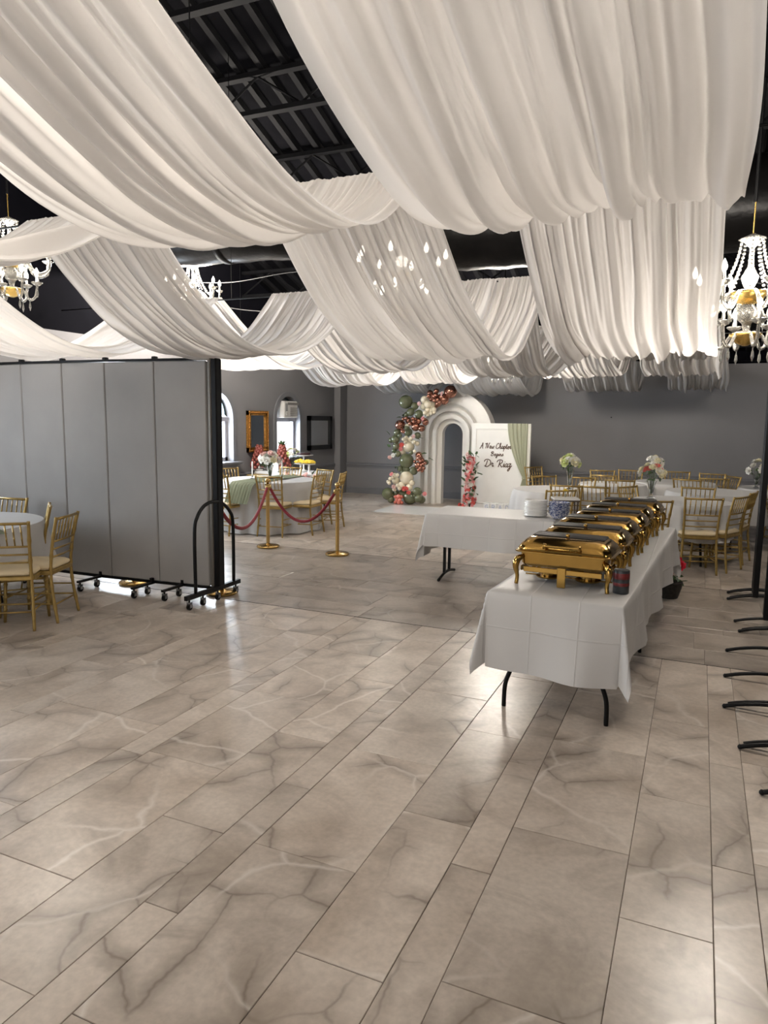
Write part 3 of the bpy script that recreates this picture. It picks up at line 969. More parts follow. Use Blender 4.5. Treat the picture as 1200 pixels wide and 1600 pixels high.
chairs = [  # back-post midpoint on the floor, direction faced, label
    ((-4.90, 3.78), (-0.57, 0.82), 'nearest gold chiavari chair at the left edge, back turned to the camera', 'chairs at the left round table'),
    ((-4.83, 4.31), (-0.92, -0.39), 'gold chiavari chair between the left round table and the grey partition, seen side on', 'chairs at the left round table'),
    ((-5.46, 4.68), (-0.65, -0.76), 'gold chiavari chair seen edge on against the partition, behind the left round table', 'chairs at the left round table'),
    ((-6.27, 4.92), (0.2, -0.97), 'gold chiavari chair across the left round table, facing the camera', 'chairs at the left round table'),
    ((-5.56, 8.55), (-0.15, 0.98), 'gold chiavari chair behind the first brass rope post, its back to the camera', 'chairs at the far left table'),
    ((-5.10, 9.16), (-0.97, -0.05), 'gold chiavari chair on the right side of the far left table, seen from its side', 'chairs at the far left table'),
    ((-5.02, 9.75), (-0.95, -0.25), 'gold chiavari chair right behind the side-on chair of the far left table', 'chairs at the far left table'),
    ((-5.55, 10.15), (-0.35, -0.93), 'gold chiavari chair facing the camera below the yellow fruit trays', 'chairs at the far left table'),
    ((-6.28, 10.3), (0.05, -1.0), 'gold chiavari chair facing the camera behind the white flower vase', 'chairs at the far left table'),
    ((-7.0, 9.55), (0.9, -0.4), 'gold chiavari chair below the arched window by the partition post', 'chairs at the far left table'),
    ((-6.3, 8.35), (0.1, 0.99), 'gold chiavari chair half hidden behind the partition post with the curved frame', 'chairs at the far left table'),
    ((0.08, 8.68), (-0.25, 0.97), 'gold chiavari chair nearest on the right, its back to the camera', 'chairs at the right tables'),
    ((0.46, 9.08), (-0.9, 0.43), 'gold chiavari chair seen side on, right of the nearest right-hand chair', 'chairs at the right tables'),
    ((0.62, 9.72), (-0.95, 0.25), 'gold chiavari chair directly behind the side-on chair at the right', 'chairs at the right tables'),
    ((-0.42, 8.12), (-0.35, 0.94), 'gold chiavari chair just behind the last chafing dish', 'chairs at the right tables'),
    ((-0.80, 9.72), (0.85, -0.5), 'gold chiavari chair in front of the cream flower vase, left of the nearest right table', 'chairs at the right tables'),
    ((0.02, 10.02), (-0.1, -0.99), 'gold chiavari chair across the nearest right table, facing the camera', 'chairs at the right tables'),
    ((-0.13, 11.45), (0.3, 0.95), 'gold chiavari chair between the two right-hand tables, tilted to the left', 'chairs at the right tables'),
    ((-0.32, 13.15), (0.0, -1.0), 'gold chiavari chair against the back wall, above the middle right table', 'chairs at the right tables'),
    ((0.22, 12.95), (-0.25, -0.97), 'gold chiavari chair against the back wall, one right of the middle chair', 'chairs at the right tables'),
    ((0.24, 11.9), (0.0, 1.0), 'gold chiavari chair in front of a matching one by the back wall at right', 'chairs at the right tables'),
    ((0.50, 12.5), (-0.85, -0.5), 'gold chiavari chair turned sideways near the back wall at right', 'chairs at the right tables'),
    ((0.95, 10.9), (0.9, 0.45), 'dark gold chiavari chair at the right edge below the cream bouquet', 'chairs at the right tables'),
    ((-1.56, 9.45), (-0.1, 0.99), 'gold chiavari chair in front of the green and white bouquet, back to the camera', 'chairs at the middle tables'),
    ((-1.21, 9.5), (0.15, 0.98), 'gold chiavari chair right of the tray stand, back to the camera', 'chairs at the middle tables'),
    ((-1.52, 8.75), (-0.65, 0.75), 'gold chiavari chair behind the stack of blue patterned bowls', 'chairs at the middle tables'),
    ((-2.12, 10.85), (0.6, -0.8), 'gold chiavari chair right of the sign curtain, by the back wall', 'chairs at the middle tables'),
    ((-2.72, 12.9), (0.8, -0.6), 'gold chiavari chair half behind the green sign curtain', 'chairs at the middle tables'),
    ((-1.58, 10.9), (0.0, -1.0), 'gold chiavari chair behind the green and white bouquet, facing the camera', 'chairs at the middle tables'),
    ((-1.34, 11.6), (0.2, 0.97), 'bright gold chiavari chair right of the green and white bouquet', 'chairs at the middle tables'),
    ((-1.50, 12.7), (0.1, -1.0), 'gold chiavari chair against the back wall, right of the green and white bouquet', 'chairs at the middle tables'),
    ((-1.07, 13.05), (0.0, -1.0), 'gold chiavari chair against the back wall, left of the pair of cream bouquets', 'chairs at the middle tables'),
    ((-1.02, 10.75), (-0.2, 0.97), 'gold chiavari chair left of the dark bouquet, back to the camera', 'chairs at the middle tables'),
]
for i, ((x, y), (dx, dy), lab, grp) in enumerate(chairs):
    c = chair if i == 0 else copy_tree(chair)
    a = math.atan2(dy, dx) - PI / 2
    d = Vector((dx, dy)).normalized() * 0.235
    c.location = (x + d.x, y + d.y, ZF)
    c.rotation_euler = (0, 0, a)
    tag(c, lab, 'chair', grp)

# ================================================================== TABLES
def round_table(x, y, r, lab):
    t = thing('round_table', lab, 'table', (x, y, ZF), 0, 'round dining tables')
    MB().lathe([(0.0, 0.72), (r - .02, .72), (r, .725), (r, .74), (r - .01, .748), (0, .748)], 36).build('tabletop', mat('table_board', (0.35, 0.30, 0.24), 0.6), t)
    for k in range(4):
        a = PI / 4 + k * PI / 2
        MB().tube([(0.28 * math.cos(a), .28 * math.sin(a), .72), (0.36 * math.cos(a), .36 * math.sin(a), 0.0)], 0.014, 8).build('leg', M_black, t)
    return t


def round_cloth(x, y, r, drop, lab, seed, nf=11, square=0.0, flare=0.10):
    rg = random.Random(seed)
    ph = [rg.uniform(0, 6.28) for _ in range(5)]
    Z = 0.756 + ZF
    mb = MB()
    nu, nv = 144, 14

    def fn(u, v):
        a = 2 * PI * u
        dr = drop * (1 + square * (math.cos(4 * a + ph[4])) * .5)
        if v < 0.36:
            q = v / 0.36
            rr, z = r * q, Z + 0.001 * math.sin(9 * a + ph[0]) * q
        else:
            q = (v - 0.36) / 0.64
            s = q * dr
            rr = r + 0.012 * min(1, q * 8) + flare * q * (1 + .55 * math.sin(nf * a + ph[0] + .5 * math.sin(2 * a)) + .35 * math.sin((2 * nf + 3) * a + ph[1]))
            z = Z - 0.006 * min(1, q * 10) - s
        return (x + rr * math.cos(a), y + rr * math.sin(a), max(z, ZF + 0.004))
    mb.grid(nu, nv, fn)
    o = mb.build('tablecloth', M_linen, None, 60, fix=False)
    return tag(o, lab, 'tablecloth', 'cloths on the round tables')


round_table(-5.98, 4.12, 0.72, 'round dining table at the left edge in front of the partition')
round_cloth(-5.98, 4.12, 0.74, 0.36, 'white cloth on the round table at the left edge', 1, 9, 0.0, 0.05)
round_table(-6.06, 9.33, 0.70, 'round dining table behind the red ropes')
round_cloth(-6.06, 9.33, 0.72, 0.735, 'floor-length white cloth on the table behind the red ropes', 2, 10, 0, 0.06)
round_table(-0.15, 9.45, 0.56, 'round dining table nearest behind the last chafing dish')
round_cloth(-0.15, 9.45, 0.58, 0.40, 'white cloth on the nearest right table behind the last chafing dish', 3, 9, 0.12, 0.05)
round_table(0.22, 10.95, 0.60, 'round dining table at right, second from the camera')
round_cloth(0.22, 10.95, 0.62, 0.40, 'white cloth on the second right table, by the dark edge-on chairs', 4, 8, 0.12, 0.05)
round_table(-0.33, 12.35, 0.60, 'round dining table before the back wall at right')
round_cloth(-0.33, 12.35, 0.62, 0.40, 'white cloth on the right table closest to the back wall', 5, 9, 0.12, 0.05)
round_table(-1.2, 11.5, 0.48, 'round dining table in the middle distance left of the cream bouquets')
round_cloth(-1.2, 11.5, 0.50, 0.40, 'white cloth on the middle table left of the cream bouquets', 6, 9, 0.12, 0.05)
round_table(-1.78, 10.1, 0.60, 'round dining table behind the plates and bowls')
round_cloth(-1.78, 10.1, 0.62, 0.45, 'white cloth on the table behind the plates and bowls', 7, 9, 0.12, 0.05)
round_table(1.15, 12.0, 0.56, 'round dining table at the right edge under the cream bouquet')
round_cloth(1.15, 12.0, 0.58, 0.40, 'white cloth on the table at the right edge under the cream bouquet', 8, 9, 0.12, 0.05)


def runner(lab, cx, cy, rz, L, W, drop, R_, seed):
    rg = random.Random(seed)
    ph = rg.uniform(0, 6)
    ca, sa = math.cos(rz), math.sin(rz)

    def fn(u, v):
        s = (v - .5) * (L + 2 * drop)
        wv = (u - .5) * W * (1 + .08 * math.sin(3 * s + ph))
        z = 0.770 + ZF + 0.003 * math.sin(60 * u + 4 * v)
        e = abs(s) - L / 2
        l_ = s
        if e > 0:
            sg = 1 if s > 0 else -1
            l_ = sg * (L / 2 + 0.035 + 0.17 * e / max(drop, .01) + 0.012 * math.sin(50 * u + ph))
            z -= e * .98 + .002
        return (cx + wv * ca - l_ * sa, cy + wv * sa + l_ * ca, z)
    o = MB().grid(28, 40, fn).build('table_runner', M_green, None, True, fix=False)
    return tag(o, lab, 'table runner', 'green gauze runners')


runner('sage green gauze runner hanging down the table behind the red ropes', -6.06, 9.33, R(2), 1.46, 0.42, 0.30, 0.8, 3)
runner('sage green gauze runner on the round table at the left edge', -5.98, 4.12, R(70), 1.4, 0.34, 0.02, 0.7, 4)
runner('sage green gauze runner hanging from the table at the right edge', 1.15, 12.0, R(0), 1.18, 0.34, 0.34, 0.6, 5)


# ---- rectangular folding tables with plastic cloths
def folding_table(lab, c, rz, L, W, legs, grp, tee=False):
    t = thing('folding_table', lab, 'table', (c[0], c[1], ZF), rz, grp)
    MB().cbox((0, 0, 0.71), (L, W, 0.045), 0.006).build('tabletop', mat('white_table_plastic', (0.7, 0.7, 0.68), 0.5), t)
    for sx in (-1, 1):
        xx = sx * (L / 2 - legs)
        if tee:
            for yy in (-0.09, 0.09):
                MB().box((xx, yy, 0.37), (0.028, 0.028, 0.64)).build('leg', M_black, t)
            MB().tube(spline([(xx, -0.3, 0.014), (xx, -0.1, 0.05), (xx, .1, .05), (xx, .3, 0.014)], 5), 0.016, 8).build('foot', M_black, t, True)
        else:
            for sy in (-1, 1):
                MB().tube(spline([(xx, sy * (W / 2 - .1), 0.69), (xx, sy * (W / 2 - .1), 0.34), (xx, sy * (W / 2 - .09), 0.25), (xx, sy * (W / 2 - .055), 0.14), (xx, sy * (W / 2 - .05), 0.0)], 6), 0.0135, 8).build('leg', M_black, t, True)
            MB().tube([(xx, -(W / 2 - .1), 0.5), (xx, W / 2 - .1, 0.5)], 0.011, 8).build('crossbar', M_black, t, True)
    return t


def rect_cloth(lab, c, rz, L, W, dL, dW, seed, creases=(), m=None):
    """cloth over an L x W top; falls dL past the ends and dW past the long sides; corners hang in folds"""
    rg = random.Random(seed)
    ph = [rg.uniform(0, 6.28) for _ in range(8)]
    Z = 0.742
    ca, sa = math.cos(rz), math.sin(rz)
    xs, ys = [], []

    def axis(h, d):
        s = [h + d * q for q in (1, .93, .86, .78, .7, .62, .54, .46, .38, .3, .22, .14, .08, .04, .018)] + [h + .002]
        inner = 26
        return [-v for v in s] + [-h + 2 * h * k / inner for k in range(1, inner)] + s[::-1]
    ax, ay = axis(L / 2, dL), axis(W / 2, dW)

    def P(a, b_):
        ex, ey = max(0, abs(a) - L / 2), max(0, abs(b_) - W / 2)
        sx, sy = (1 if a > 0 else -1), (1 if b_ > 0 else -1)
        x = max(-L / 2, min(L / 2, a))
        y = max(-W / 2, min(W / 2, b_))
        z = Z + 0.0015 * math.sin(5 * a + ph[0]) * math.sin(7 * b_ + ph[1])
        rho = math.hypot(ex, ey)
        if rho > 0:
            phi = math.atan2(ey, ex)
            rr = .015
            o = rr * (1 - math.exp(-rho / rr)) + 0.09 * rho
            corner = math.sin(2 * phi)          # 1 in the middle of a corner wedge
            o += rho * (0.10 * corner ** 2 - 0.07 * math.sin(4 * phi) ** 2)
            along = b_ if ex > ey else a
            o += rho * (0.07 * math.sin(6.5 * along + ph[2]) + 0.04 * math.sin(14 * along + ph[3])) * (1 - corner)
            x += sx * o * math.cos(phi)
            y += sy * o * math.sin(phi)
            z -= max(0, rho * (0.965 - 0.13 * corner) - 0.006 * (1 - math.exp(-rho / rr)))
        for cz in creases:
            z += 0
        return (c[0] + x * ca - y * sa, c[1] + x * sa + y * ca, max(z, 0.02))
    V = [P(a, b_) for b_ in ay for a in ax]
    w = len(ax)
    mb = MB().add(V, [(j * w + i, j * w + i + 1, (j + 1) * w + i + 1, (j + 1) * w + i) for j in range(len(ay) - 1) for i in range(w - 1)])
    o = mb.build('tablecloth', m or M_plast, None, True, fix=False)
    return tag(o, lab, 'tablecloth', 'white plastic tablecloths')


BR = R(90 - 2.8)     # buffet axis (long side along +Y, leaning right)
bd = Vector((math.cos(BR), math.sin(BR), 0))
bo = Vector((-0.69, 3.92, 0))


def bpt(s, q=0.0, z=0.0):
    """point on the buffet: s along, q to the right"""
    return bo + bd * s + Vector((bd.y, -bd.x, 0)) * q + Vector((0, 0, z))


c1, c2 = bpt(0.86), bpt(2.46)
folding_table('black-legged folding table under the near half of the buffet cloth', c1, BR, 1.70, 0.70, 0.12, 'buffet tables')
folding_table('black-legged folding table under the far half of the buffet cloth', c2, BR, 1.46, 0.70, 0.12, 'buffet tables')
cc = bpt(1.6)
rect_cloth('long white plastic cloth on the buffet under the gold chafing dishes', cc, BR, 3.22, 0.74, 0.47, 0.36, 3)
pc = Vector((-1.93, 7.33, 0))
folding_table('folding table with straight black legs under the plate table cloth', (pc.x, pc.y), R(2), 1.26, 0.72, 0.10, 'plate table', True)
rect_cloth('white plastic cloth on the table with plates and bowls', pc, R(2), 1.30, 0.76, 0.50, 0.36, 9)

# ---- chafing dishes
dish = thing('chafing_dish', '', 'chafing dish')
link('pan', MB().loft([(0.46, 0.30, 0, .03), (0.50, 0.34, .02, .03), (0.51, 0.35, .085, .03)], (0, 0, .105)).mesh('pan', M_dishgold, 40), dish)
link('rim', MB().loft([(0.53, 0.37, 0, .04), (0.575, 0.415, .006, .05), (0.575, 0.415, .012, .05), (0.54, 0.38, .018, .04)], (0, 0, .19)).mesh('rim', M_dishgold, 40), dish)
lid = link('lid', MB().loft([(0.55, 0.39, 0, .05), (0.545, 0.385, .012, .05), (0.52, 0.36, .035, .06), (0.48, 0.315, .058, .07), (0.44, 0.26, .07, .07), (0.40, 0.20, .074, .06)], (0, 0, .206), 6).mesh('lid', M_dishgold, 60), dish)
link('lid_window', MB().loft([(0.43, 0.17, 0, .02), (0.43, 0.17, .006, .02), (0.42, 0.16, .009, .02)], (0, 0.02, .277)).mesh('lid_window', M_dishdark, 40), lid)
link('lid_knob', MB().ball((0, -0.055, .292), 0.013, 10, 6).mesh('lid_knob', M_dishgold, True), lid)
link('lid_handle', MB().tube(spline([(-0.10, -0.175, .235), (-0.10, -0.215, .245), (-0.085, -0.225, .248), (0.085, -0.225, .248), (0.10, -0.215, .245), (0.10, -0.175, .235)], 5), 0.008, 8).mesh('lid_handle', M_dishgold, True), lid)
for sx in (-1, 1):
    link('handle_ring', MB().tube([(sx * .10 - .008, -0.212, .244), (sx * .10 + .008, -0.212, .244)], 0.018, 10).mesh('handle_ring', M_dishgold, True), lid)
    link('hinge', MB().cbox((sx * .2, 0.205, .21), (.05, .03, .04), .006).mesh('hinge', M_dishgold), dish)
for sy in (-1, 1):
    link('frame_bar', MB().cbox((0, sy * .175, .092), (0.46, 0.012, 0.032), .003).mesh('frame_bar', M_dishgold), dish)
    link('bracket', MB().cbox((0, sy * .186, .06), (0.05, 0.012, 0.12), .003).mesh('bracket', M_dishgold), dish)
for sx in (-1, 1):
    link('frame_bar', MB().cbox((sx * .245, 0, .092), (0.012, 0.33, 0.032), .003).mesh('frame_bar', M_dishgold), dish)
    for sy in (-1, 1):
        P = spline([(sx * .235, sy * .17, .165), (sx * .262, sy * .19, .15), (sx * .272, sy * .20, .11), (sx * .262, sy * .195, .05), (sx * .266, sy * .198, 0.0)], 5)
        link('leg', MB().tube(P, [0.012 + 0.010 * math.sin(PI * min(1, k / 14)) for k in range(len(P))], 8).mesh('leg', M_dishgold, True), dish)
    link('fuel_holder', MB().lathe([(0, .0), (0.055, .0), (0.075, .008), (0.078, .016), (0.045, .016), (0.045, .05), (0.03, .052), (0, .05)], 16, (sx * .12, 0, .012)).mesh('fuel_holder', M_dishgold, 40), dish)
link('stretcher_rod', MB().tube([(-.262, 0, .025), (.262, 0, .025)], 0.005, 6).mesh('stretcher_rod', M_dishgold, True), dish)
names = ['nearest gold chafing dish, beside the small black can', 'second gold chafing dish from the camera', 'third gold chafing dish from the camera',
         'fourth gold chafing dish from the camera', 'fifth gold chafing dish, second to last of the row', 'farthest gold chafing dish at the end of the buffet']
for i, s in enumerate((0.43, 0.91, 1.39, 1.87, 2.33, 2.79)):
    d = dish if i == 0 else copy_tree(dish)
    d.location = bpt(s, -0.015 + (0, .01, -.005, .01, 0, .03)[i], 0.7445)
    d.rotation_euler = (0, 0, BR - PI / 2 + R((0, 1.5, -1, 1, 0, -1)[i]))
    tag(d, names[i], 'chafing dish', 'gold chafing dishes')
can = thing('fuel_can', 'small black and red can on the buffet beside the nearest chafing dish', 'can', bpt(0.30, 0.315, 0.7445))
MB().lathe([(0, 0), (.043, 0), (.045, .003), (.045, .13), (.043, .135), (.038, .132), (0, .132)], 24).build('can_body', mat('can_dark_print', (0.035, 0.04, 0.045), 0.35, var=0.5, scale=30), can, 40)
MB().lathe([(.0455, .085), (.0458, .086), (.0458, .118), (.0455, .119)], 24).build('red_band', mat('can_red_print', (0.17, 0.02, 0.02), 0.4, var=0.4, scale=60), can, 40)
MB().lathe([(.0455, .045), (.0457, .046), (.0457, .062), (.0455, .063)], 24).build('red_band', MATS['can_red_print'], can, 40)

# ---- plates, bowls
pm = MB().lathe([(0, 0), (0.06, 0), (0.075, .004), (0.114, .009), (0.118, .012), (0.117, .018), (0.112, .019), (0.075, .010), (0.0, .005)], 28).mesh('plate', M_porc, 50)
pl0 = Vector((-1.50, 7.27, 0.7445))
for k in range(14):
    o = link('plate', pm, None, pl0 + Vector((0.004 * math.sin(k * 2.1), 0.004 * math.cos(k * 1.7), k * 0.0115)))
    tag(o, 'white dinner plate in the stack beside the blue bowls', 'plate', 'stacked white plates')
mb_ = bpy.data.materials.new('blue_floral_porcelain')
mb_.use_nodes = True
_n, _l = mb_.node_tree.nodes, mb_.node_tree.links
_tc = _n.new('ShaderNodeTexCoord'); _v = _n.new('ShaderNodeTexNoise'); _v.inputs['Scale'].default_value = 55; _v.inputs['Detail'].default_value = 3; _v.inputs['Distortion'].default_value = 1.5
_rp = _n.new('ShaderNodeValToRGB'); _rp.color_ramp.elements[0].position = 0.47; _rp.color_ramp.elements[1].position = 0.55
_rp.color_ramp.elements[0].color = (0.07, 0.10, 0.27, 1); _rp.color_ramp.elements[1].color = (0.78, 0.80, 0.84, 1)
_l.new(_tc.outputs['Object'], _v.inputs['Vector']); _l.new(_v.outputs['Fac'], _rp.inputs['Fac']); _l.new(_rp.outputs['Color'], _n['Principled BSDF'].inputs['Base Color'])
_n['Principled BSDF'].inputs['Roughness'].default_value = 0.2
bm_ = MB().lathe([(0, 0), (0.055, 0), (0.075, .02), (0.10, .055), (0.108, .062), (0.10, .062), (0.07, .024), (0, .006)], 28).mesh('bowl', mb_, 50)
for k in range(6):
    o = link('bowl', bm_, None, Vector((-1.25, 7.19, 0.7445 + k * 0.021)), rot=(0, 0, k * 1.3))
    tag(o, 'blue and white floral bowl in the stack beside the plates', 'bowl', 'stacked blue bowls')

# ================================================================== PARTITION
pt = thing('room_divider', 'tall grey fabric folding room divider on casters at left', 'partition', (0, 0, ZF))
PX = [(-4.16, 5.38), (-4.72, 5.33), (-5.29, 5.29), (-5.83, 5.27), (-6.40, 5.27), (-6.98, 5.29), (-7.5, 5.33)]
ZT, ZB = 2.225, 0.105
for k in range(len(PX) - 1):
    a, b_ = Vector(PX[k] + (0,)), Vector(PX[k + 1] + (0,))
    m_ = (a + b_) / 2
    L = (b_ - a).length
    ang = math.atan2(b_.y - a.y, b_.x - a.x)
    MB().cbox((m_.x, m_.y, (ZT + ZB) / 2), (L - 0.006, 0.045, ZT - ZB - .02), 0.008, ang).build('fabric_panel', M_panel, pt)
    MB().box((m_.x, m_.y, ZT + 0.004), (L, 0.05, 0.022), ang).build('top_rail', M_black, pt)
    MB().box((m_.x, m_.y, ZB - 0.004), (L, 0.05, 0.022), ang).build('bottom_rail', M_black, pt)
    MB().cbox((a.x, a.y, ZT + 0.022), (0.045, 0.05, 0.03), .006, ang).build('hinge_cap', M_black, pt)
# end post: dark strip, lighter metal edge
MB().cbox((-4.125, 5.385, (ZT + ZB) / 2), (0.035, 0.06, ZT - ZB + .03), 0.008).build('end_channel', mat('grey_metal_edge', (0.22, 0.2, 0.18), 0.4, metal=0.6), pt)
MB().cbox((-4.065, 5.39, (ZT + ZB) / 2), (0.06, 0.09, ZT - ZB + .02), 0.01).build('end_post', M_black, pt)


def caster(par, x, y, nm='caster'):
    c = MB()
    c.tube([(x - .011, y, .032), (x + .011, y, .032)], 0.031, 14).tube([(x - .017, y, .032), (x + .017, y, .032)], 0.012, 10)
    o = c.build(nm, M_black, par, 40)
    MB().box((x, y, .062), (.04, .03, .016)).box((x - .018, y, .05), (.004, .03, .05)).box((x + .018, y, .05), (.004, .03, .05)).build('caster_fork', mat('zinc', (0.35, 0.35, 0.36), 0.35, metal=0.9), o)
    MB().tube([(x, y, .06), (x, y, .1)], .008, 8).build('caster_stem', M_black, o)


for x, y0, y1 in ((-5.43, 5.0, 5.27), (-4.78, 5.03, 5.27), (-4.46, 5.08, 5.34), (-6.2, 5.0, 5.27), (-6.9, 5.0, 5.29)):
    MB().box((x, (y0 + y1) / 2, .1), (.03, y1 - y0 + .06, .02)).box((x, y1 - .0, .12), (.03, .03, .06)).build('foot_bar', M_black, pt)
    caster(pt, x, y0)
    caster(pt, x, y1 - .06)
ef = MB().tube(spline([(-4.05, 5.02, .12), (-4.05, 5.02, .68), (-4.05, 5.06, .82), (-4.05, 5.16, .91), (-4.05, 5.29, .935), (-4.05, 5.42, .91), (-4.05, 5.54, .82), (-4.05, 5.59, .68), (-4.05, 5.59, .12)], 6), 0.0165, 10)
ef.build('end_frame', M_black, pt, True)
MB().box((-4.05, 5.28, .115), (.035, .80, .04)).build('end_foot_bar', M_black, pt)
for y in (4.93, 5.12, 5.34, 5.62):
    caster(pt, -4.05, y)

# ================================================================== STANCHIONS AND ROPES
def stanchion(p, lab):
    t = thing('stanchion', lab, 'stanchion', (p[0], p[1], ZF), 0, 'brass rope posts')
    MB().lathe([(0, 0), (.145, 0), (.15, .006), (.15, .022), (.135, .032), (.06, .038), (.03, .05), (0, .05)], 32).build('base', M_brass, t, 50)
    MB().lathe([(.024, .04), (.024, .80), (.03, .805), (.03, .82), (0, .82)], 20).build('pole', M_brass, t, 50)
    MB().lathe([(.016, .82), (.036, .825), (.036, .845), (.02, .85), (.014, .858), (0, .86)], 20).build('collar', M_brass, t, 50)
    MB().ball((0, 0, .885), .034, 20, 12).build('finial', M_brass, t, True)
    return t


S1, S2, S3, S4 = (-5.15, 7.88), (-4.09, 7.83), (-4.17, 5.56), (-5.22, 5.50)
stanchion(S1, 'brass rope post in front of the far left table')
stanchion(S2, 'brass rope post standing alone on the open floor, right of the other')
stanchion(S3, 'brass rope post whose round base shows below the end of the partition')
stanchion(S4, 'brass rope post whose base shows under the middle of the partition')


def rope(a, b_, sag, lab):
    P = []
    va, vb = Vector(a + (.845 + ZF,)), Vector(b_ + (.845 + ZF,))
    d = (vb - va).normalized()
    va, vb = va + d * .03, vb - d * .03
    for k in range(25):
        t = k / 24
        p = va.lerp(vb, t)
        p.z -= sag * 4 * t * (1 - t) + 0.04
        P.append(p)
    t = thing('barrier_rope', lab, 'rope', (va.x, va.y, 0), 0, 'red velvet ropes')
    off = Vector((-va.x, -va.y, 0))
    MB().tube([p + off for p in P], .019, 10).build('velvet_rope', M_red, t, True)
    for q, e in ((P[0], P[1]), (P[-1], P[-2])):
        dd = (e - q).normalized()
        MB().tube([q + off - dd * .035, q + off + dd * .03], .021, 10).build('hook_end', M_brass, t, True)


rope(S1, S2, 0.42, 'red velvet rope hanging between the two visible brass posts')
rope(S3, S1, 0.33, 'red velvet rope running from behind the partition end to the first brass post')

# ================================================================== WALL THINGS
def frame_mirror(nm, lab, y0, y1, z0, z1, fw, m, depth=.05, fancy=False):
    t = thing(nm, lab, 'mirror', (WL, (y0 + y1) / 2, z0))
    yc = (y0 + y1) / 2
    w, h = y1 - y0, z1 - z0
    f_ = MB()
    for (yy, zz, sy, sz) in ((0, fw / 2, w, fw), (0, h - fw / 2, w, fw), (-w / 2 + fw / 2, h / 2, fw, h), (w / 2 - fw / 2, h / 2, fw, h)):
        f_.box((depth / 2 + .005, yy, zz), (depth, sy, sz))
    f_.build('frame', m, t)
    if fancy:
        o = MB()
        for k in range(26):
            o.ball((depth + .01, -w / 2 + fw * .35, h * (k + .5) / 26), .017, 6, 4).ball((depth + .01, w / 2 - fw * .35, h * (k + .5) / 26), .017, 6, 4)
        for k in range(14):
            o.ball((depth + .01, -w / 2 + w * (k + .5) / 14, fw * .35), .017, 6, 4).ball((depth + .01, -w / 2 + w * (k + .5) / 14, h - fw * .35), .017, 6, 4)
        o.build('carved_beading', m, t, True)
    MB().box((.02, 0, h / 2), (.012, w - fw * 1.6, h - fw * 1.6)).build('mirror_glass', M_mirror, t)


frame_mirror('wall_mirror', 'wall mirror in an ornate antique gold frame between the arched windows', 10.93, 11.60, 1.07, 1.83, 0.085, M_antique, .05, True)
frame_mirror('wall_mirror', 'wall mirror in a wide flat black frame near the corner', 13.13, 14.18, 1.03, 1.755, 0.10, mat('black_lacquer', (0.006, 0.007, 0.008), 0.4))
ac = thing('air_conditioner', 'white window air conditioner fitted in the second arched window', 'air conditioner', (WL, 12.37, 1.71))
MB().cbox((-.02, -.03, .16), (.24, .50, .33), .012).build('casing', mat('ac_white', (0.62, 0.61, 0.58), 0.45), ac)
for k in range(10):
    MB().box((.102, .09, .04 + k * .018), (.008, .30, .007)).build('grille_slat', mat('ac_grille', (0.20, 0.19, 0.18), 0.5), ac)
MB().box((.101, .06, .275), (.006, .42, .05)).build('vent', MATS['ac_grille'], ac)
MB().box((.101, -.2, .2), (.006, .09, .16)).build('control_panel', mat('ac_control', (0.3, 0.3, 0.29), 0.4), ac)
for k in range(2):
    MB().tube([(.1, -.2, .06 + k * .05), (.115, -.2, .06 + k * .05)], .016, 10).build('dial', MATS['ac_white'], ac)
MB().prism([(12.37 - .42 * math.cos(PI * k / 14) - 12.37, .29 + .10 + .0 * k) if False else (-.42 * math.cos(PI * k / 14), .02 + .40 * math.sin(PI * k / 14)) for k in range(15)], -.2, -.19, 'x').build('filler_panel', mat('dark_filler', (0.012, 0.016, 0.018), 0.6), ac)
tag(MB().lathe([(0, 0), (.012, 0), (.012, .02), (0, .02)], 8).build('wall_hook', M_black, None, loc=at_y(955, 653, WB - .02)), 'tiny black hook alone on the grey back wall', 'hook')

# ================================================================== FLOWERS
def petal_flower(m, seed, rings=((5, .35, .5), (6, .7, .25), (7, 1.0, -.05)), core=.34):
    rg = random.Random(seed)
    mb = MB().ball((0, 0, .25), core, 7, 5)
    for n_, rad, lift in rings:
        o = rg.uniform(0, 6)
        for k in range(n_):
            a = o + 2 * PI * k / n_ + rg.uniform(-.1, .1)
            wdt = .62 * rad * PI / n_ * 1.5
            c, s = math.cos(a), math.sin(a)

            def q(r_, t_, z_):
                return (c * r_ - s * t_, s * r_ + c * t_, z_)
            mb.add([q(.12, 0, -.1), q(rad * .7, -wdt, lift * .5 + .1), q(rad * .75, 0, lift * .4), q(rad * .7, wdt, lift * .5 + .1), q(rad, -wdt * .6, lift + .18), q(rad * 1.06, 0, lift + .08), q(rad, wdt * .6, lift + .18)],
                   [(0, 1, 2), (0, 2, 3), (1, 4, 5, 2), (2, 5, 6, 3)])
    return mb.mesh('rose', m, True)


FL = {k: petal_flower(m, i) for i, (k, m) in enumerate(dict(d=M_pinkd, p=M_pink, l=M_pinkl, c=M_cream, g=M_lime, w=M_wht, r=M_redp).items())}
leaf_me = MB().add([(0, 0, 0), (.35, -.22, .06), (.4, 0, 0), (.35, .22, .06), (.8, -.12, .02), (1, 0, -.08), (.8, .12, .02)], [(0, 1, 2), (0, 2, 3), (1, 4, 2), (2, 4, 5), (2, 5, 6), (2, 6, 3)]).mesh('leaf', M_leaf, True)


def flower(par, key, p, r, d=None, rg=random, nm='rose'):
    q = Vector(d if d else (rg.uniform(-1, 1), -1, rg.uniform(-.2, .9))).to_track_quat('Z', 'Y').to_euler()
    return link(nm, FL[key], par, p, q, r)


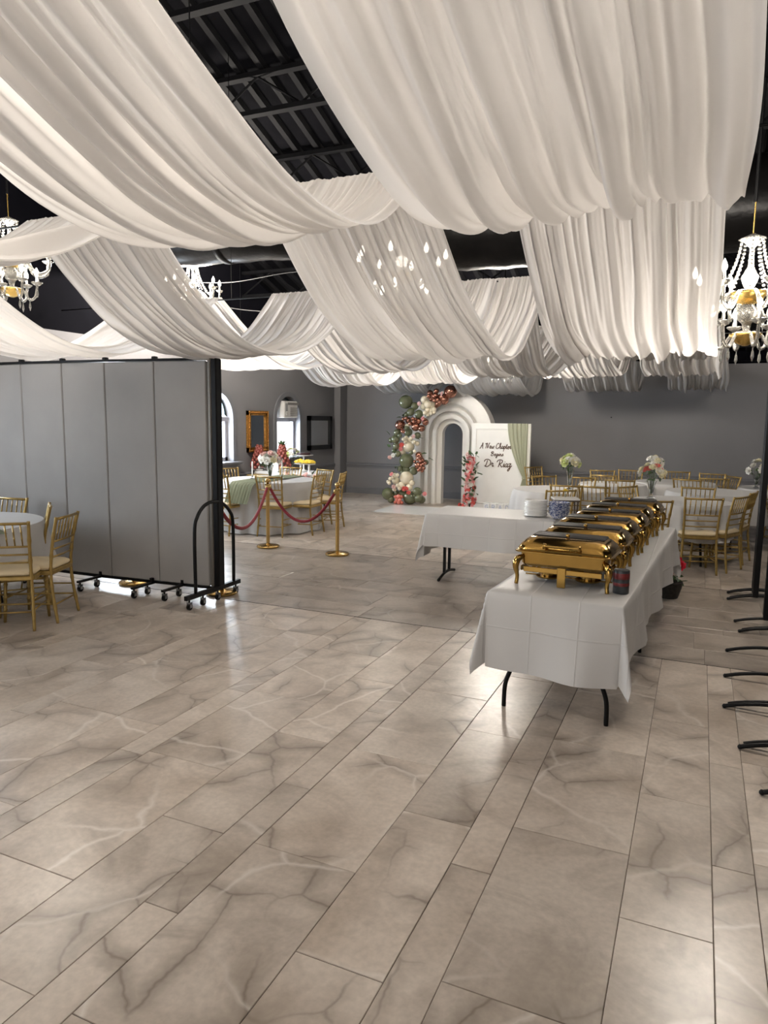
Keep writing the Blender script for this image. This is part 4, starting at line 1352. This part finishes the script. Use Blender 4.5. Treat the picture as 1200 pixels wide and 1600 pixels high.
def leaf(par, p, r, rg):
    return link('leaf', leaf_me, par, p, (rg.uniform(-1, 1), rg.uniform(-1, .6), rg.uniform(0, 6.28)), r)


def bouquet(lab, x, y, keys, seed, z0=0.765, vh=0.24, spread=.12, n=13, sz=.055, grp='table bouquets'):
    rg = random.Random(seed)
    t = thing('flower_vase', lab, 'flower vase', (x, y, z0 + ZF), 0, grp)
    MB().lathe([(0, 0), (.05, 0), (.05, .012), (.02, .025), (.022, .06), (.04, vh * .7), (.06, vh), (.056, vh), (.036, vh * .7), (.016, .07), (0, .05)], 18).build('vase', M_glass, t, 50)
    for k in range(7):
        a = rg.uniform(0, 6.28)
        MB().tube([(.01 * math.cos(a), .01 * math.sin(a), .06), (.03 * math.cos(a), .03 * math.sin(a), vh), (.07 * math.cos(a), .07 * math.sin(a), vh + .1)], .004, 5).build('stem', M_stem, t)
    for k in range(n):
        a, e = rg.uniform(0, 6.28), math.acos(rg.uniform(0.0, 1))
        d = Vector((math.sin(e) * math.cos(a), math.sin(e) * math.sin(a), math.cos(e)))
        p = Vector((0, 0, vh + .06)) + Vector((d.x * spread, d.y * spread, d.z * spread * .95))
        flower(t, rg.choice(keys), p, sz * rg.uniform(.75, 1.15), d, rg)
    for k in range(12):
        a = rg.uniform(0, 6.28)
        leaf(t, (spread * .7 * math.cos(a), spread * .7 * math.sin(a), vh + rg.uniform(-.02, .1)), rg.uniform(.06, .1), rg)
    return t


bouquet('white and cream bouquet in a glass vase on the table behind the red ropes', -6.0, 9.25, 'wwcl', 1, vh=.22, spread=.14, n=16)
bouquet('cream bouquet with wine red sprays behind the last chafing dishes', -0.52, 9.5, 'wccwd', 2, vh=.22, spread=.15, n=16)
bouquet('lime and white bouquet on tall stems behind the tray stand', -1.62, 10.05, 'gcgw', 3, vh=.30, spread=.12, n=13)
bouquet('pale bouquet with dark leaves just above the cream and wine red one', -0.66, 12.3, 'wcw', 4, vh=.22, spread=.13, n=12)
bouquet('cream bouquet in a glass vase at the right edge by the black stands', 0.80, 11.78, 'ccw', 5, vh=.2, spread=.15, n=15)
for i, (x, y, lab) in enumerate(((-6.22, 9.1, 'white taper candle left of the bouquet behind the red ropes'), (-5.88, 9.4, 'white taper candle right of the bouquet behind the red ropes'))):
    t = thing('taper_candle', lab, 'candle', (x, y, .772 + ZF), 0, 'taper candles')
    MB().lathe([(0, 0), (.035, 0), (.035, .006), (.012, .015), (.012, .05), (0, .05)], 12).build('holder', M_glass, t, 50)
    MB().lathe([(.010, .03), (.010, .26), (.003, .268), (0, .27)], 10).build('candle', M_porc, t, 50)
# red flowers at the far end of the buffet
rg = random.Random(8)
t = thing('flower_basket', 'bunch of red roses with dark leaves on the floor beyond the buffet cloth', 'flowers', (-0.2, 7.42, ZF))
MB().lathe([(0, 0), (.10, 0), (.13, .10), (.14, .16), (.12, .16), (0, .12)], 14).build('basket', mat('dark_wicker', (0.02, 0.016, 0.012), 0.7, var=.5, scale=40), t, 50)
for k in range(12):
    flower(t, 'r', (rg.uniform(-.12, .15), rg.uniform(-.12, .12), rg.uniform(.2, .38)), .05, None, rg)
for k in range(26):
    leaf(t, (rg.uniform(-.12, .13), rg.uniform(-.12, .12), rg.uniform(.08, .33)), rg.uniform(.07, .12), rg)

# tray stand near the bowls
t = thing('tray_stand', 'small folding stand with a white top beside the blue bowls', 'stand', (-1.42, 8.55, ZF), R(20))
MB().cbox((0, 0, .80), (.30, .26, .02), .004).build('top', M_porc, t)
MB().box((0, 0, .782), (.30, .26, .016)).build('top_frame', mat('dark_wood', (0.06, 0.04, 0.025), 0.5), t)
for sx in (-1, 1):
    for sy in (-1, 1):
        MB().tube([(sx * .13, sy * .11, .78), (sx * .13, -sy * .13, 0)], .009, 6).build('leg', MATS['dark_wood'], t)
t2 = thing('flower_bud', 'single yellow flower above the small white-topped stand', 'flower', (-1.42, 8.55, .816 + ZF))
MB().tube([(0, 0, 0), (0, 0, .07)], .004, 5).build('stem', M_stem, t2)
link('bloom', petal_flower(mat('yellow_petal', (0.8, 0.6, 0.08), .6), 77), t2, (0, 0, .075), None, .04)

# ================================================================== ARCH BACKDROP
ab = thing('arch_backdrop', 'tall white stepped arch backdrop behind the balloons', 'backdrop', (-4.56, 13.7, ZF))


def arch_band(ri, ro, zs, y0, y1, nm, n=28):
    """flat-sided arch ring: legs from the floor to zs then a half circle"""
    out_ = [(-ro, 0)] + [(-ro * math.cos(PI * k / n), zs + ro * math.sin(PI * k / n)) for k in range(n + 1)] + [(ro, 0)]
    inn = [(-ri, 0)] + [(-ri * math.cos(PI * k / n), zs + ri * math.sin(PI * k / n)) for k in range(n + 1)] + [(ri, 0)]
    q = len(out_)
    mb = MB()
    V = [(x, y0, z) for x, z in out_] + [(x, y0, z) for x, z in inn] + [(x, y1, z) for x, z in inn] + [(x, y1, z) for x, z in out_]
    Fc = []
    for a in range(4):
        b_ = (a + 1) % 4
        Fc += [(a * q + k, a * q + k + 1, b_ * q + k + 1, b_ * q + k) for k in range(q - 1)]
    Fc += [(0, q, 2 * q, 3 * q), (q - 1, 4 * q - 1, 3 * q - 1, 2 * q - 1)]
    mb.add(V, Fc)
    return mb.build(nm, M_arch, ab)


arch_band(.61, .86, 1.42, -.17, .15, 'outer_arch')
arch_band(.53, .61, 1.42, -.06, .15, 'step_arch')
arch_band(.46, .53, 1.42, -.14, .15, 'step_arch')
arch_band(.39, .46, 1.42, -.03, .15, 'step_arch')
arch_band(.31, .39, 1.42, -.11, .15, 'step_arch')
arch_band(.215, .31, 1.42, .0, .15, 'inner_arch')
tag(MB().cbox((-4.95, 12.4, ZF + .004), (1.05, 1.15, .008), .003, R(3)).build('floor_mat', M_porc), 'white mat on the floor in front of the balloon arch', 'mat')

# ---- balloon garland
bg_ = thing('balloon_garland', 'olive, copper and pearl balloon garland climbing the white arch', 'balloons', (-5.2, 13.35, ZF))
BM = {'g': M_bgreen, 'c': M_bcopper, 'w': M_bpearl, 'k': M_bcoral}
bme = {}
for k, m in BM.items():
    bme[k] = MB().lathe([(0.0, -1.14), (.1, -1.13), (.07, -1.06), (.28, -.95), (.62, -.76), (.9, -.42), (1.0, 0), (.93, .38), (.7, .72), (.38, .93), (0, 1.0)], 16).mesh('balloon', m, True)
BL = {'g': [(338, 288, 78), (440, 340, 45), (395, 410, 45), (492, 435, 48), (345, 440, 30), (235, 655, 40), (365, 650, 48), (475, 690, 38), (215, 735, 50), (225, 815, 42), (160, 745, 30), (265, 690, 25), (200, 870, 30), (240, 910, 35), (345, 990, 82), (400, 895, 25), (270, 1085, 35), (430, 1110, 48), (340, 1090, 40), (575, 1010, 30), (125, 1385, 70), (160, 1490, 40), (300, 1385, 50), (385, 1460, 76), (470, 1360, 52), (485, 1440, 45), (525, 1455, 42), (225, 1380, 35), (440, 1400, 30), (350, 600, 30), (300, 1130, 30)],
      'c': [(868, 170, 72), (790, 265, 55), (625, 185, 35), (660, 225, 35), (700, 160, 30), (690, 215, 35), (640, 255, 28), (680, 270, 25), (715, 265, 25), (720, 310, 35), (745, 290, 28), (610, 220, 25), (700, 330, 30), (765, 235, 45), (270, 565, 58), (455, 585, 50), (525, 605, 38), (490, 520, 35), (570, 530, 38), (370, 510, 35), (420, 490, 22), (450, 495, 20), (310, 490, 22), (430, 525, 20), (340, 480, 20), (555, 495, 18), (390, 545, 25), (300, 640, 22), (490, 925, 40), (530, 985, 30), (480, 1045, 38), (515, 995, 20), (470, 975, 18), (545, 1030, 20), (510, 1080, 22), (550, 1080, 20), (490, 1100, 20), (530, 1110, 20), (440, 1000, 18), (470, 935, 15), (510, 940, 16), (570, 1015, 18), (500, 960, 40), (520, 1050, 40)],
      'w': [(560, 265, 45), (600, 320, 45), (550, 345, 40), (640, 325, 45), (595, 385, 30), (640, 395, 28), (670, 380, 28), (565, 420, 25), (600, 440, 25), (635, 425, 22), (672, 415, 20), (355, 580, 30), (370, 820, 65), (310, 735, 22), (340, 715, 22), (370, 735, 22), (400, 720, 22), (330, 765, 20), (430, 770, 25), (470, 785, 28), (395, 750, 20), (300, 890, 35), (440, 880, 20), (345, 1195, 78), (215, 1225, 45), (285, 1280, 40), (375, 1310, 42), (410, 1255, 32), (150, 1205, 22), (140, 1255, 22), (125, 1240, 20), (200, 1165, 30), (240, 1285, 25), (200, 1330, 25), (260, 1320, 22), (235, 1160, 22), (180, 1190, 20), (360, 760, 35)],
      'k': [(315, 1325, 30), (215, 1420, 20), (250, 1415, 25), (285, 1420, 20), (230, 1455, 22), (265, 1460, 22), (290, 1490, 18), (250, 1500, 22), (210, 1490, 18), (255, 1440, 18), (285, 800, 22), (275, 840, 20)]}
rg = random.Random(3)
KZ = 140 / 1067.0
bo_ = Vector(bg_.location)
for k, L in BL.items():
    for (zx, zy, zr) in L:
        Y = 13.25 + rg.uniform(-.06, .06) - (0.10 if zr < 28 else 0)
        p = at_y(590 + zx * KZ, 590 + zy * KZ, Y)
        r_ = zr * KZ / F * (p - CP).dot(cf)
        p.z = max(p.z, r_ + ZF + .004)
        dv = Vector((rg.uniform(-.7, .7), -1, rg.uniform(-.7, .7)))
        link('balloon', bme[k], bg_, p - bo_, dv.to_track_quat('Z', 'Y').to_euler(), r_ * 1.1)
for (zx, zy, key) in ((765, 190, 'l'), (495, 310, 'l'), (430, 700, 'l'), (285, 800, 'd'), (275, 850, 'p'), (560, 1385, 'p'), (145, 950, 'l'), (185, 925, 'w'), (370, 1370, 'd'), (165, 1150, 'p'), (190, 1300, 'l'), (310, 1320, 'd'), (345, 1320, 'd'), (300, 640, 'd'), (540, 490, 'p')):
    p = at_y(590 + zx * KZ, 590 + zy * KZ, 13.12)
    flower(bg_, key, p - bo_, .045, None, rg)
for (zx, zy) in ((290, 400), (310, 430), (560, 470), (505, 740), (160, 830), (170, 880), (200, 950), (210, 1050), (220, 1080), (590, 900), (600, 960), (150, 690), (290, 470), (500, 720), (145, 975), (560, 1370), (185, 1140)):
    p = at_y(590 + zx * KZ, 590 + zy * KZ, 13.2)
    leaf(bg_, p - bo_, rg.uniform(.09, .16), rg)

# ---- sign board
SB = (-3.47, 13.35)
sb = thing('sign_board', 'white panelled sign board with brown script lettering in front of the arch', 'sign', (SB[0], SB[1], ZF), R(-3))
BW, BH = 1.16, 1.65
MB().cbox((0, 0, BH / 2), (BW, .06, BH), .004).build('board', M_white, sb)
mo = MB()
for (xx, zz, sx, sz) in ((0, BH - .11, BW - .16, .022), (0, .11, BW - .16, .022), (-BW / 2 + .09, BH / 2, .022, BH - .2), (BW / 2 - .09, BH / 2, .022, BH - .2)):
    mo.cbox((xx, -.035, zz), (sx, .02, sz), .005)
mo.build('panel_moulding', M_white, sb)
# script strokes: unit x-height 1, ascender 2
G = {
    'A': (1.5, [[(-.1, .1), (.15, 0), (.5, .7), (.95, 2.0), (1.05, .9), (1.1, .1), (1.3, .05)], [(.3, .75), (.7, .9), (1.2, .75)]]),
    'N': (1.7, [[(-.1, 1.5), (.2, 1.8), (.35, 1.2), (.2, 0)], [(.3, 1.5), (.6, 1.9), (.75, 1.2), (.95, .1), (1.2, 1.1), (1.45, 1.95), (1.6, 1.8)]]),
    'e': (.75, [[(0, .35), (.4, .55), (.5, .85), (.3, 1.0), (.1, .6), (.2, .1), (.5, .05), (.75, .4)]]),
    'w': (1.05, [[(0, .9), (.1, .3), (.25, .05), (.45, .4), (.5, .9), (.55, .3), (.7, .05), (.9, .5), (.95, .95), (1.1, .8)]]),
    'C': (1.35, [[(1.1, 1.6), (.9, 1.95), (.45, 1.7), (.1, .9), (.25, .2), (.7, 0), (1.2, .5)]]),
    'h': (.9, [[(0, .3), (.4, 1.4), (.45, 2.0), (.25, 1.9), (.15, 1.0), (.1, 0)], [(.12, .5), (.45, 1.0), (.6, .8), (.6, .15), (.75, .05), (.9, .4)]]),
    'a': (.85, [[(.6, .85), (.3, 1.0), (.05, .5), (.2, .05), (.5, .4), (.6, .95), (.58, .2), (.7, .05), (.9, .4)]]),
    'p': (.85, [[(0, .4), (.2, 1.0), (.15, 0), (.05, -.9)], [(.15, .5), (.4, 1.0), (.65, .75), (.55, .2), (.25, .1)], [(.5, .15), (.85, .4)]]),
    't': (.6, [[(0, .4), (.3, 1.7), (.2, .5), (.3, .05), (.6, .4)], [(0, 1.25), (.55, 1.35)]]),
    'r': (.65, [[(0, .4), (.15, 1.05), (.3, .9), (.5, .9), (.4, .4), (.5, .05), (.7, .4)]]),
    'B': (1.3, [[(.35, 1.8), (.25, .9), (.1, 0)], [(-.1, 1.4), (.3, 1.9), (.8, 1.9), (.9, 1.4), (.4, 1.05), (.85, .9), (1.0, .4), (.6, 0), (.1, .1)]]),
    'g': (.85, [[(.55, .85), (.25, 1.0), (.05, .5), (.2, .1), (.5, .5), (.6, .95), (.5, -.2), (.3, -.9), (.05, -.7), (.35, -.15), (.85, .4)]]),
    'i': (.45, [[(0, .4), (.2, .95), (.15, .3), (.25, .05), (.45, .4)], [(.28, 1.4), (.3, 1.5)]]),
    'n': (.9, [[(0, .4), (.15, 1.0), (.1, 0)], [(.12, .5), (.4, 1.0), (.55, .8), (.55, .15), (.7, .05), (.9, .4)]]),
    's': (.65, [[(0, .3), (.35, 1.05), (.45, .4), (.25, .02), (.05, .15)], [(.4, .15), (.65, .4)]]),
    'D': (1.6, [[(.5, 1.7), (.4, .9), (.2, .05)], [(-.3, 1.3), (-.1, 1.8), (.6, 1.95), (1.3, 1.5), (1.35, .7), (.8, .05), (.2, .05), (0, .25)]]),
    '.': (.6, [[(.2, .04), (.24, .08)]]),
    'R': (1.4, [[(.4, 1.75), (.3, .9), (.15, 0)], [(-.4, 1.3), (-.1, 1.8), (.5, 1.95), (1.0, 1.7), (.85, 1.1), (.35, .95), (.7, .5), (1.05, .05), (1.35, .3)]]),
    'z': (.8, [[(0, .8), (.25, 1.0), (.6, .95), (.2, .2), (.55, .3), (.5, -.4), (.2, -.95), (0, -.7), (.4, -.15), (.9, .5)]]),
    ' ': (.6, []),
}


def write(txt, x0, x1, zb, xh, r_):
    wd = sum(G[c][0] for c in txt)
    sx = (x1 - x0) / wd
    mb = MB()
    cx = x0
    for c in txt:
        for st in G[c][1]:
            P = spline([(cx + (px + .14 * pz) * sx, -.0335, zb + pz * xh) for px, pz in st], 5)
            mb.tube(P, r_, 5)
        cx += G[c][0] * sx
    mb.build('lettering', M_text, sb)


def bx(px):   # board-space x from the sign's picture
    return (px - 295) / (985 - 295) * BW - BW / 2


def bz(pz):
    return (1150 - pz) / (1150 - 155) * BH


write('A New Chapter', bx(398), bx(765), bz(445), .054, .0065)
write('Begins', bx(530), bx(680), bz(528), .042, .006)
write('Dr. Riaz', bx(462), bx(775), bz(655), .072, .0085)
# sage curtain swept to a tie
rg = random.Random(2)


def curt(u, v):
    if v < .62:
        q = v / .62
        xl = .14 + (.47 - .14) * q ** 1.7
        xr = .53 + (.525 - .53) * q
    else:
        q = (v - .62) / .38
        xl = .47 + (.40 - .47) * q - .03 * math.sin(PI * q)
        xr = .525 + .015 * math.sin(PI * q)
    wv = .012 * math.sin(u * 34 + 2 * v) + .006 * math.sin(u * 61)
    tight = 1 - .6 * math.exp(-((v - .62) / .08) ** 2)
    return (xl + (xr - xl) * u, -.06 - wv * tight - .01 * math.sin(PI * v), BH - v * (BH - .01) + .004)


MB().grid(70, 50, curt).build('curtain', M_sage, sb, True, fix=False)
MB().tube([(.462, -.075, BH * .385), (.50, -.092, BH * .382), (.535, -.075, BH * .385)], .014, 8).build('curtain_tie', M_sage, sb, True)

# ---- rose column on a stand
rg = random.Random(21)
rc = thing('rose_column', 'slim column of pink and coral roses at the foot of the arch', 'flowers', (-3.97, 13.08, ZF))
MB().lathe([(0, 0), (.12, 0), (.12, .012), (.012, .02), (.012, 1.05), (0, 1.05)], 14).build('stand', M_black, rc)
for k in range(84):
    z = .05 + 1.02 * (k / 84)
    w = .13 - .05 * z
    if z < .12:
        w = .2
    a = rg.uniform(PI * .9, PI * 2.1)
    key = rg.choice('ppllwdl') if z > .25 else rg.choice('ddlpw')
    flower(rc, key, (w * math.cos(a) * rg.uniform(.2, 1), w * math.sin(a), z + rg.uniform(-.02, .02)), rg.uniform(.032, .055), None, rg)
for k in range(80):
    z = rg.uniform(.05, 1.08)
    a = rg.uniform(0, 6.28)
    leaf(rc, (.11 * math.cos(a), .1 * math.sin(a), z), rg.uniform(.09, .17), rg)

# ---- letter blocks
LT = {'G': [[(.9, .8), (.6, 1), (.25, .85), (.1, .5), (.25, .15), (.6, 0), (.9, .2), (.9, .5), (.55, .5)]], 'R': [[(.1, 0), (.1, 1), (.7, .98), (.85, .75), (.7, .52), (.1, .5)], [(.45, .5), (.9, 0)]],
      'A': [[(.05, 0), (.5, 1), (.95, 0)], [(.25, .4), (.75, .4)]], 'D': [[(.1, 0), (.1, 1), (.55, 1), (.9, .7), (.9, .3), (.55, 0), (.1, 0)]]}
for i, c in enumerate('GRAD'):
    p = at_y(762 + i * 10.2, 797, 12.95)
    t = thing('letter_block', 'white cube showing the letter %s on the floor before the sign' % c, 'letter block', (p.x, 12.95, ZF), R(-8 + 5 * i), 'letter blocks spelling GRAD')
    MB().cbox((0, 0, .085), (.125, .125, .17), .006).build('cube', M_porc, t)
    mb = MB()
    for st in LT[c]:
        P = [((x - .5) * .07, -.064, .05 + z * .085) for x, z in st]
        for a_, b_ in zip(P[:-1], P[1:]):
            mb.tube([a_, b_], .005, 5)
    mb.build('letter', mat('pale_blue_print', (0.35, 0.42, 0.6), .5), t)

# ================================================================== DESSERT TABLE
DX, DY = -6.75, 11.2
folding_table('dessert table below the gold mirror and the second window', (DX, DY), R(0), 1.22, 0.62, .12, 'dessert table')
rect_cloth('white cloth on the dessert table with fruit towers', Vector((DX, DY, 0)), 0, 1.24, .64, .05, .5, 30, m=M_linen)
DZ = 0.7445
M_straw = mat('strawberry_red', (0.26, 0.065, 0.05), .5, var=.35, scale=30)
M_dark = mat('dark_fruit', (0.035, 0.012, 0.016), .35, var=.4, scale=40)
M_yel = mat('pineapple_yellow', (0.85, 0.60, 0.06), .4, var=.2, scale=30)


def fruit_tower(lab, px, py0, py1, Y, m, leaves, seed):
    rg = random.Random(seed)
    b = at_y(px, py0, Y)
    tp = at_y(px, py1, Y)
    h = tp.z - DZ
    t = thing('fruit_tower', lab, 'fruit tower', (b.x, Y, DZ), 0, 'fruit towers')
    MB().lathe([(0, 0), (.14, 0), (.15, .01), (.145, .016), (.02, .02), (.02, h * .5), (0, h * .8)], 18).build('tray', M_porc, t, 50)
    n = 60
    for k in range(n):
        q = k / n
        r_ = .13 * (1 - q) + .03
        a = k * 2.4
        MB().ball((0, 0, 0), .032, 7, 5, (1, 1, 1.2)).build('berry', m, t, True, fix=False) if k == 0 else None
        if k:
            src = [c for c in t.children if c.name.startswith('berry')][0]
            c = src.copy(); COL.objects.link(c)
            c.parent = t
            c.location = (r_ * math.cos(a), r_ * math.sin(a), .04 + q * (h * .85))
    if leaves:
        for k in range(10):
            link('leaf', leaf_me, t, (0, 0, h * .85), (0, -1.2 + .06 * k, k * 2.4), .14)
    return t


fruit_tower('strawberry tower in front of the gold mirror', 405, 735, 694, 11.1, M_straw, False, 1)
fruit_tower('strawberry tower with pineapple leaves in front of the bright window', 441, 735, 692, 11.25, M_straw, True, 2)
for i, (px, Y, lab, m) in enumerate(((416, 11.1, 'platter of dark grapes left of the leafy strawberry tower', M_dark), (428, 11.38, 'raised platter of dark berries behind the leafy strawberry tower', M_dark),
                                     (470, 11.0, 'tray of yellow pineapple pieces, left of two', M_yel), (483, 11.0, 'tray of yellow pineapple pieces, right of two', M_yel))):
    rg = random.Random(40 + i)
    b = at_y(px, 740, Y)
    hh = .16 if m is M_yel else .06 + .1 * i
    t = thing('fruit_tray', lab, 'fruit tray', (b.x, Y, DZ), 0, 'fruit trays')
    MB().lathe([(0, 0), (.05, 0), (.02, .02), (.02, hh - .02), (.11, hh - .01), (.12, hh), (0, hh)], 16).build('stand', M_porc, t, 50)
    pm_ = MB().ball((0, 0, 0), .028, 7, 5).mesh('fruit_piece', m, True) if m is M_dark else MB().cbox((0, 0, 0), (.05, .03, .04), .008).mesh('fruit_piece', m)
    for k in range(22):
        a = k * 2.4
        r_ = .10 * math.sqrt(k / 22)
        link('fruit_piece', pm_, t, (r_ * math.cos(a), r_ * math.sin(a), hh + .03 + .05 * (1 - r_ / .1) * rg.random()), (rg.random(), rg.random(), rg.random()))
cs = at_y(482, 735, 11.35)
t = thing('cake_stand', 'white pedestal cake stand with a dark glazed cake', 'cake stand', (cs.x - .1, 11.35, DZ))
MB().lathe([(0, 0), (.07, 0), (.07, .01), (.014, .03), (.014, .27), (.17, .285), (.175, .295), (0, .29)], 22).build('stand', M_porc, t, 50)
MB().lathe([(0, .296), (.13, .296), (.135, .305), (.13, .335), (0, .34)], 22).build('cake', M_dark, t, 50)
bq = at_y(457, 735, 11.38)
bouquet('airy white and green flowers in front of the bright window', bq.x, 11.38, 'wgw', 9, z0=DZ - ZF, vh=.22, spread=.13, n=10, sz=.045, grp='dessert table flowers')
bouquet('blush and white flowers beside the strawberry tower under the gold mirror', at_y(415, 735, 11.0).x, 10.98, 'wlw', 10, z0=DZ - ZF, vh=.16, spread=.10, n=10, sz=.05, grp='dessert table flowers')
sg = at_y(430, 744, 10.95)
t = thing('table_sign', 'small white arched sign on the dessert table', 'sign', (sg.x, 10.95, DZ))
MB().prism([(-.07, 0)] + [(-.07 * math.cos(PI * k / 12), .1 + .07 * math.sin(PI * k / 12)) for k in range(13)] + [(.07, 0)], -.008, .008, 'y').build('panel', M_porc, t)
MB().box((0, .03, .008), (.1, .07, .016)).build('foot', M_porc, t)
rg = random.Random(50)
t = thing('flower_garland', 'pink flower garland along the front of the dessert table', 'flowers', (DX + .3, DY - .36, .40))
for k in range(26):
    flower(t, rg.choice('llpl'), (-.35 + .8 * k / 26, rg.uniform(-.05, .0), .26 + rg.uniform(-.09, .07)), .05, None, rg)
for k in range(16):
    leaf(t, (rg.uniform(-.35, .45), -.04, rg.uniform(.12, .34)), .1, rg)
MB().tube([(-.36, 0, .25), (.05, -.0, .22), (.46, 0, .25)], .012, 6).build('garland_wire', M_stem, t)
t = thing('gold_crate', 'low gilded box on the floor left of the dessert table', 'box', (-7.2, 10.75, ZF))
MB().cbox((0, 0, .33), (.3, .3, .66), .01).build('box', M_gold, t)
MB().cbox((0, 0, .675), (.33, .33, .03), .006).build('lid', M_gold, t)

# ================================================================== BLACK STANDS AT RIGHT
st_y = [3.56, 4.04, 4.61, 5.19, 5.80, 6.40, 6.72, 7.57, 7.86]
st_x = [0.37, 0.30, 0.24, 0.26, 0.29, 0.40, 0.38, 0.35, 0.36]
ordn = ['nearest', 'second nearest', 'third nearest', 'fourth nearest', 'fifth', 'sixth', 'seventh', 'second farthest', 'farthest']
for i, (x, y) in enumerate(zip(st_x, st_y)):
    t = thing('folding_stand', '%s black metal stand with curved feet at the right edge' % ordn[i], 'stand', (x, y, ZF), R(2 * math.sin(i * 2)), 'black stands in a row')
    foot = MB().tube(spline([(0, 0, .014), (.09, 0, .04), (.22, 0, .062), (.36, 0, .062), (.5, 0, .04), (.6, 0, .014)], 5), .0125, 8).mesh('foot', M_black, True)
    link('foot', foot, t)
    if i in (2, 5, 7, 8, 1):
        link('foot', foot, t, (.02, .045, 0))
    MB().ball((0, 0, .014), .014, 8, 5).build('foot_cap', M_black, t, True)
    ux = .235 if i > 4 else .32
    MB().cbox((ux, .0, 1.15), (.05, .035, 2.2), .004).build('upright', M_black, t)
    MB().cbox((ux, .09, 1.15), (.045, .03, 2.16), .004).build('upright', M_black, t)
    for z in (.14, 1.0, 1.88):
        MB().box((ux, .045, z), (.022, .09, .03)).build('link', M_black, t)
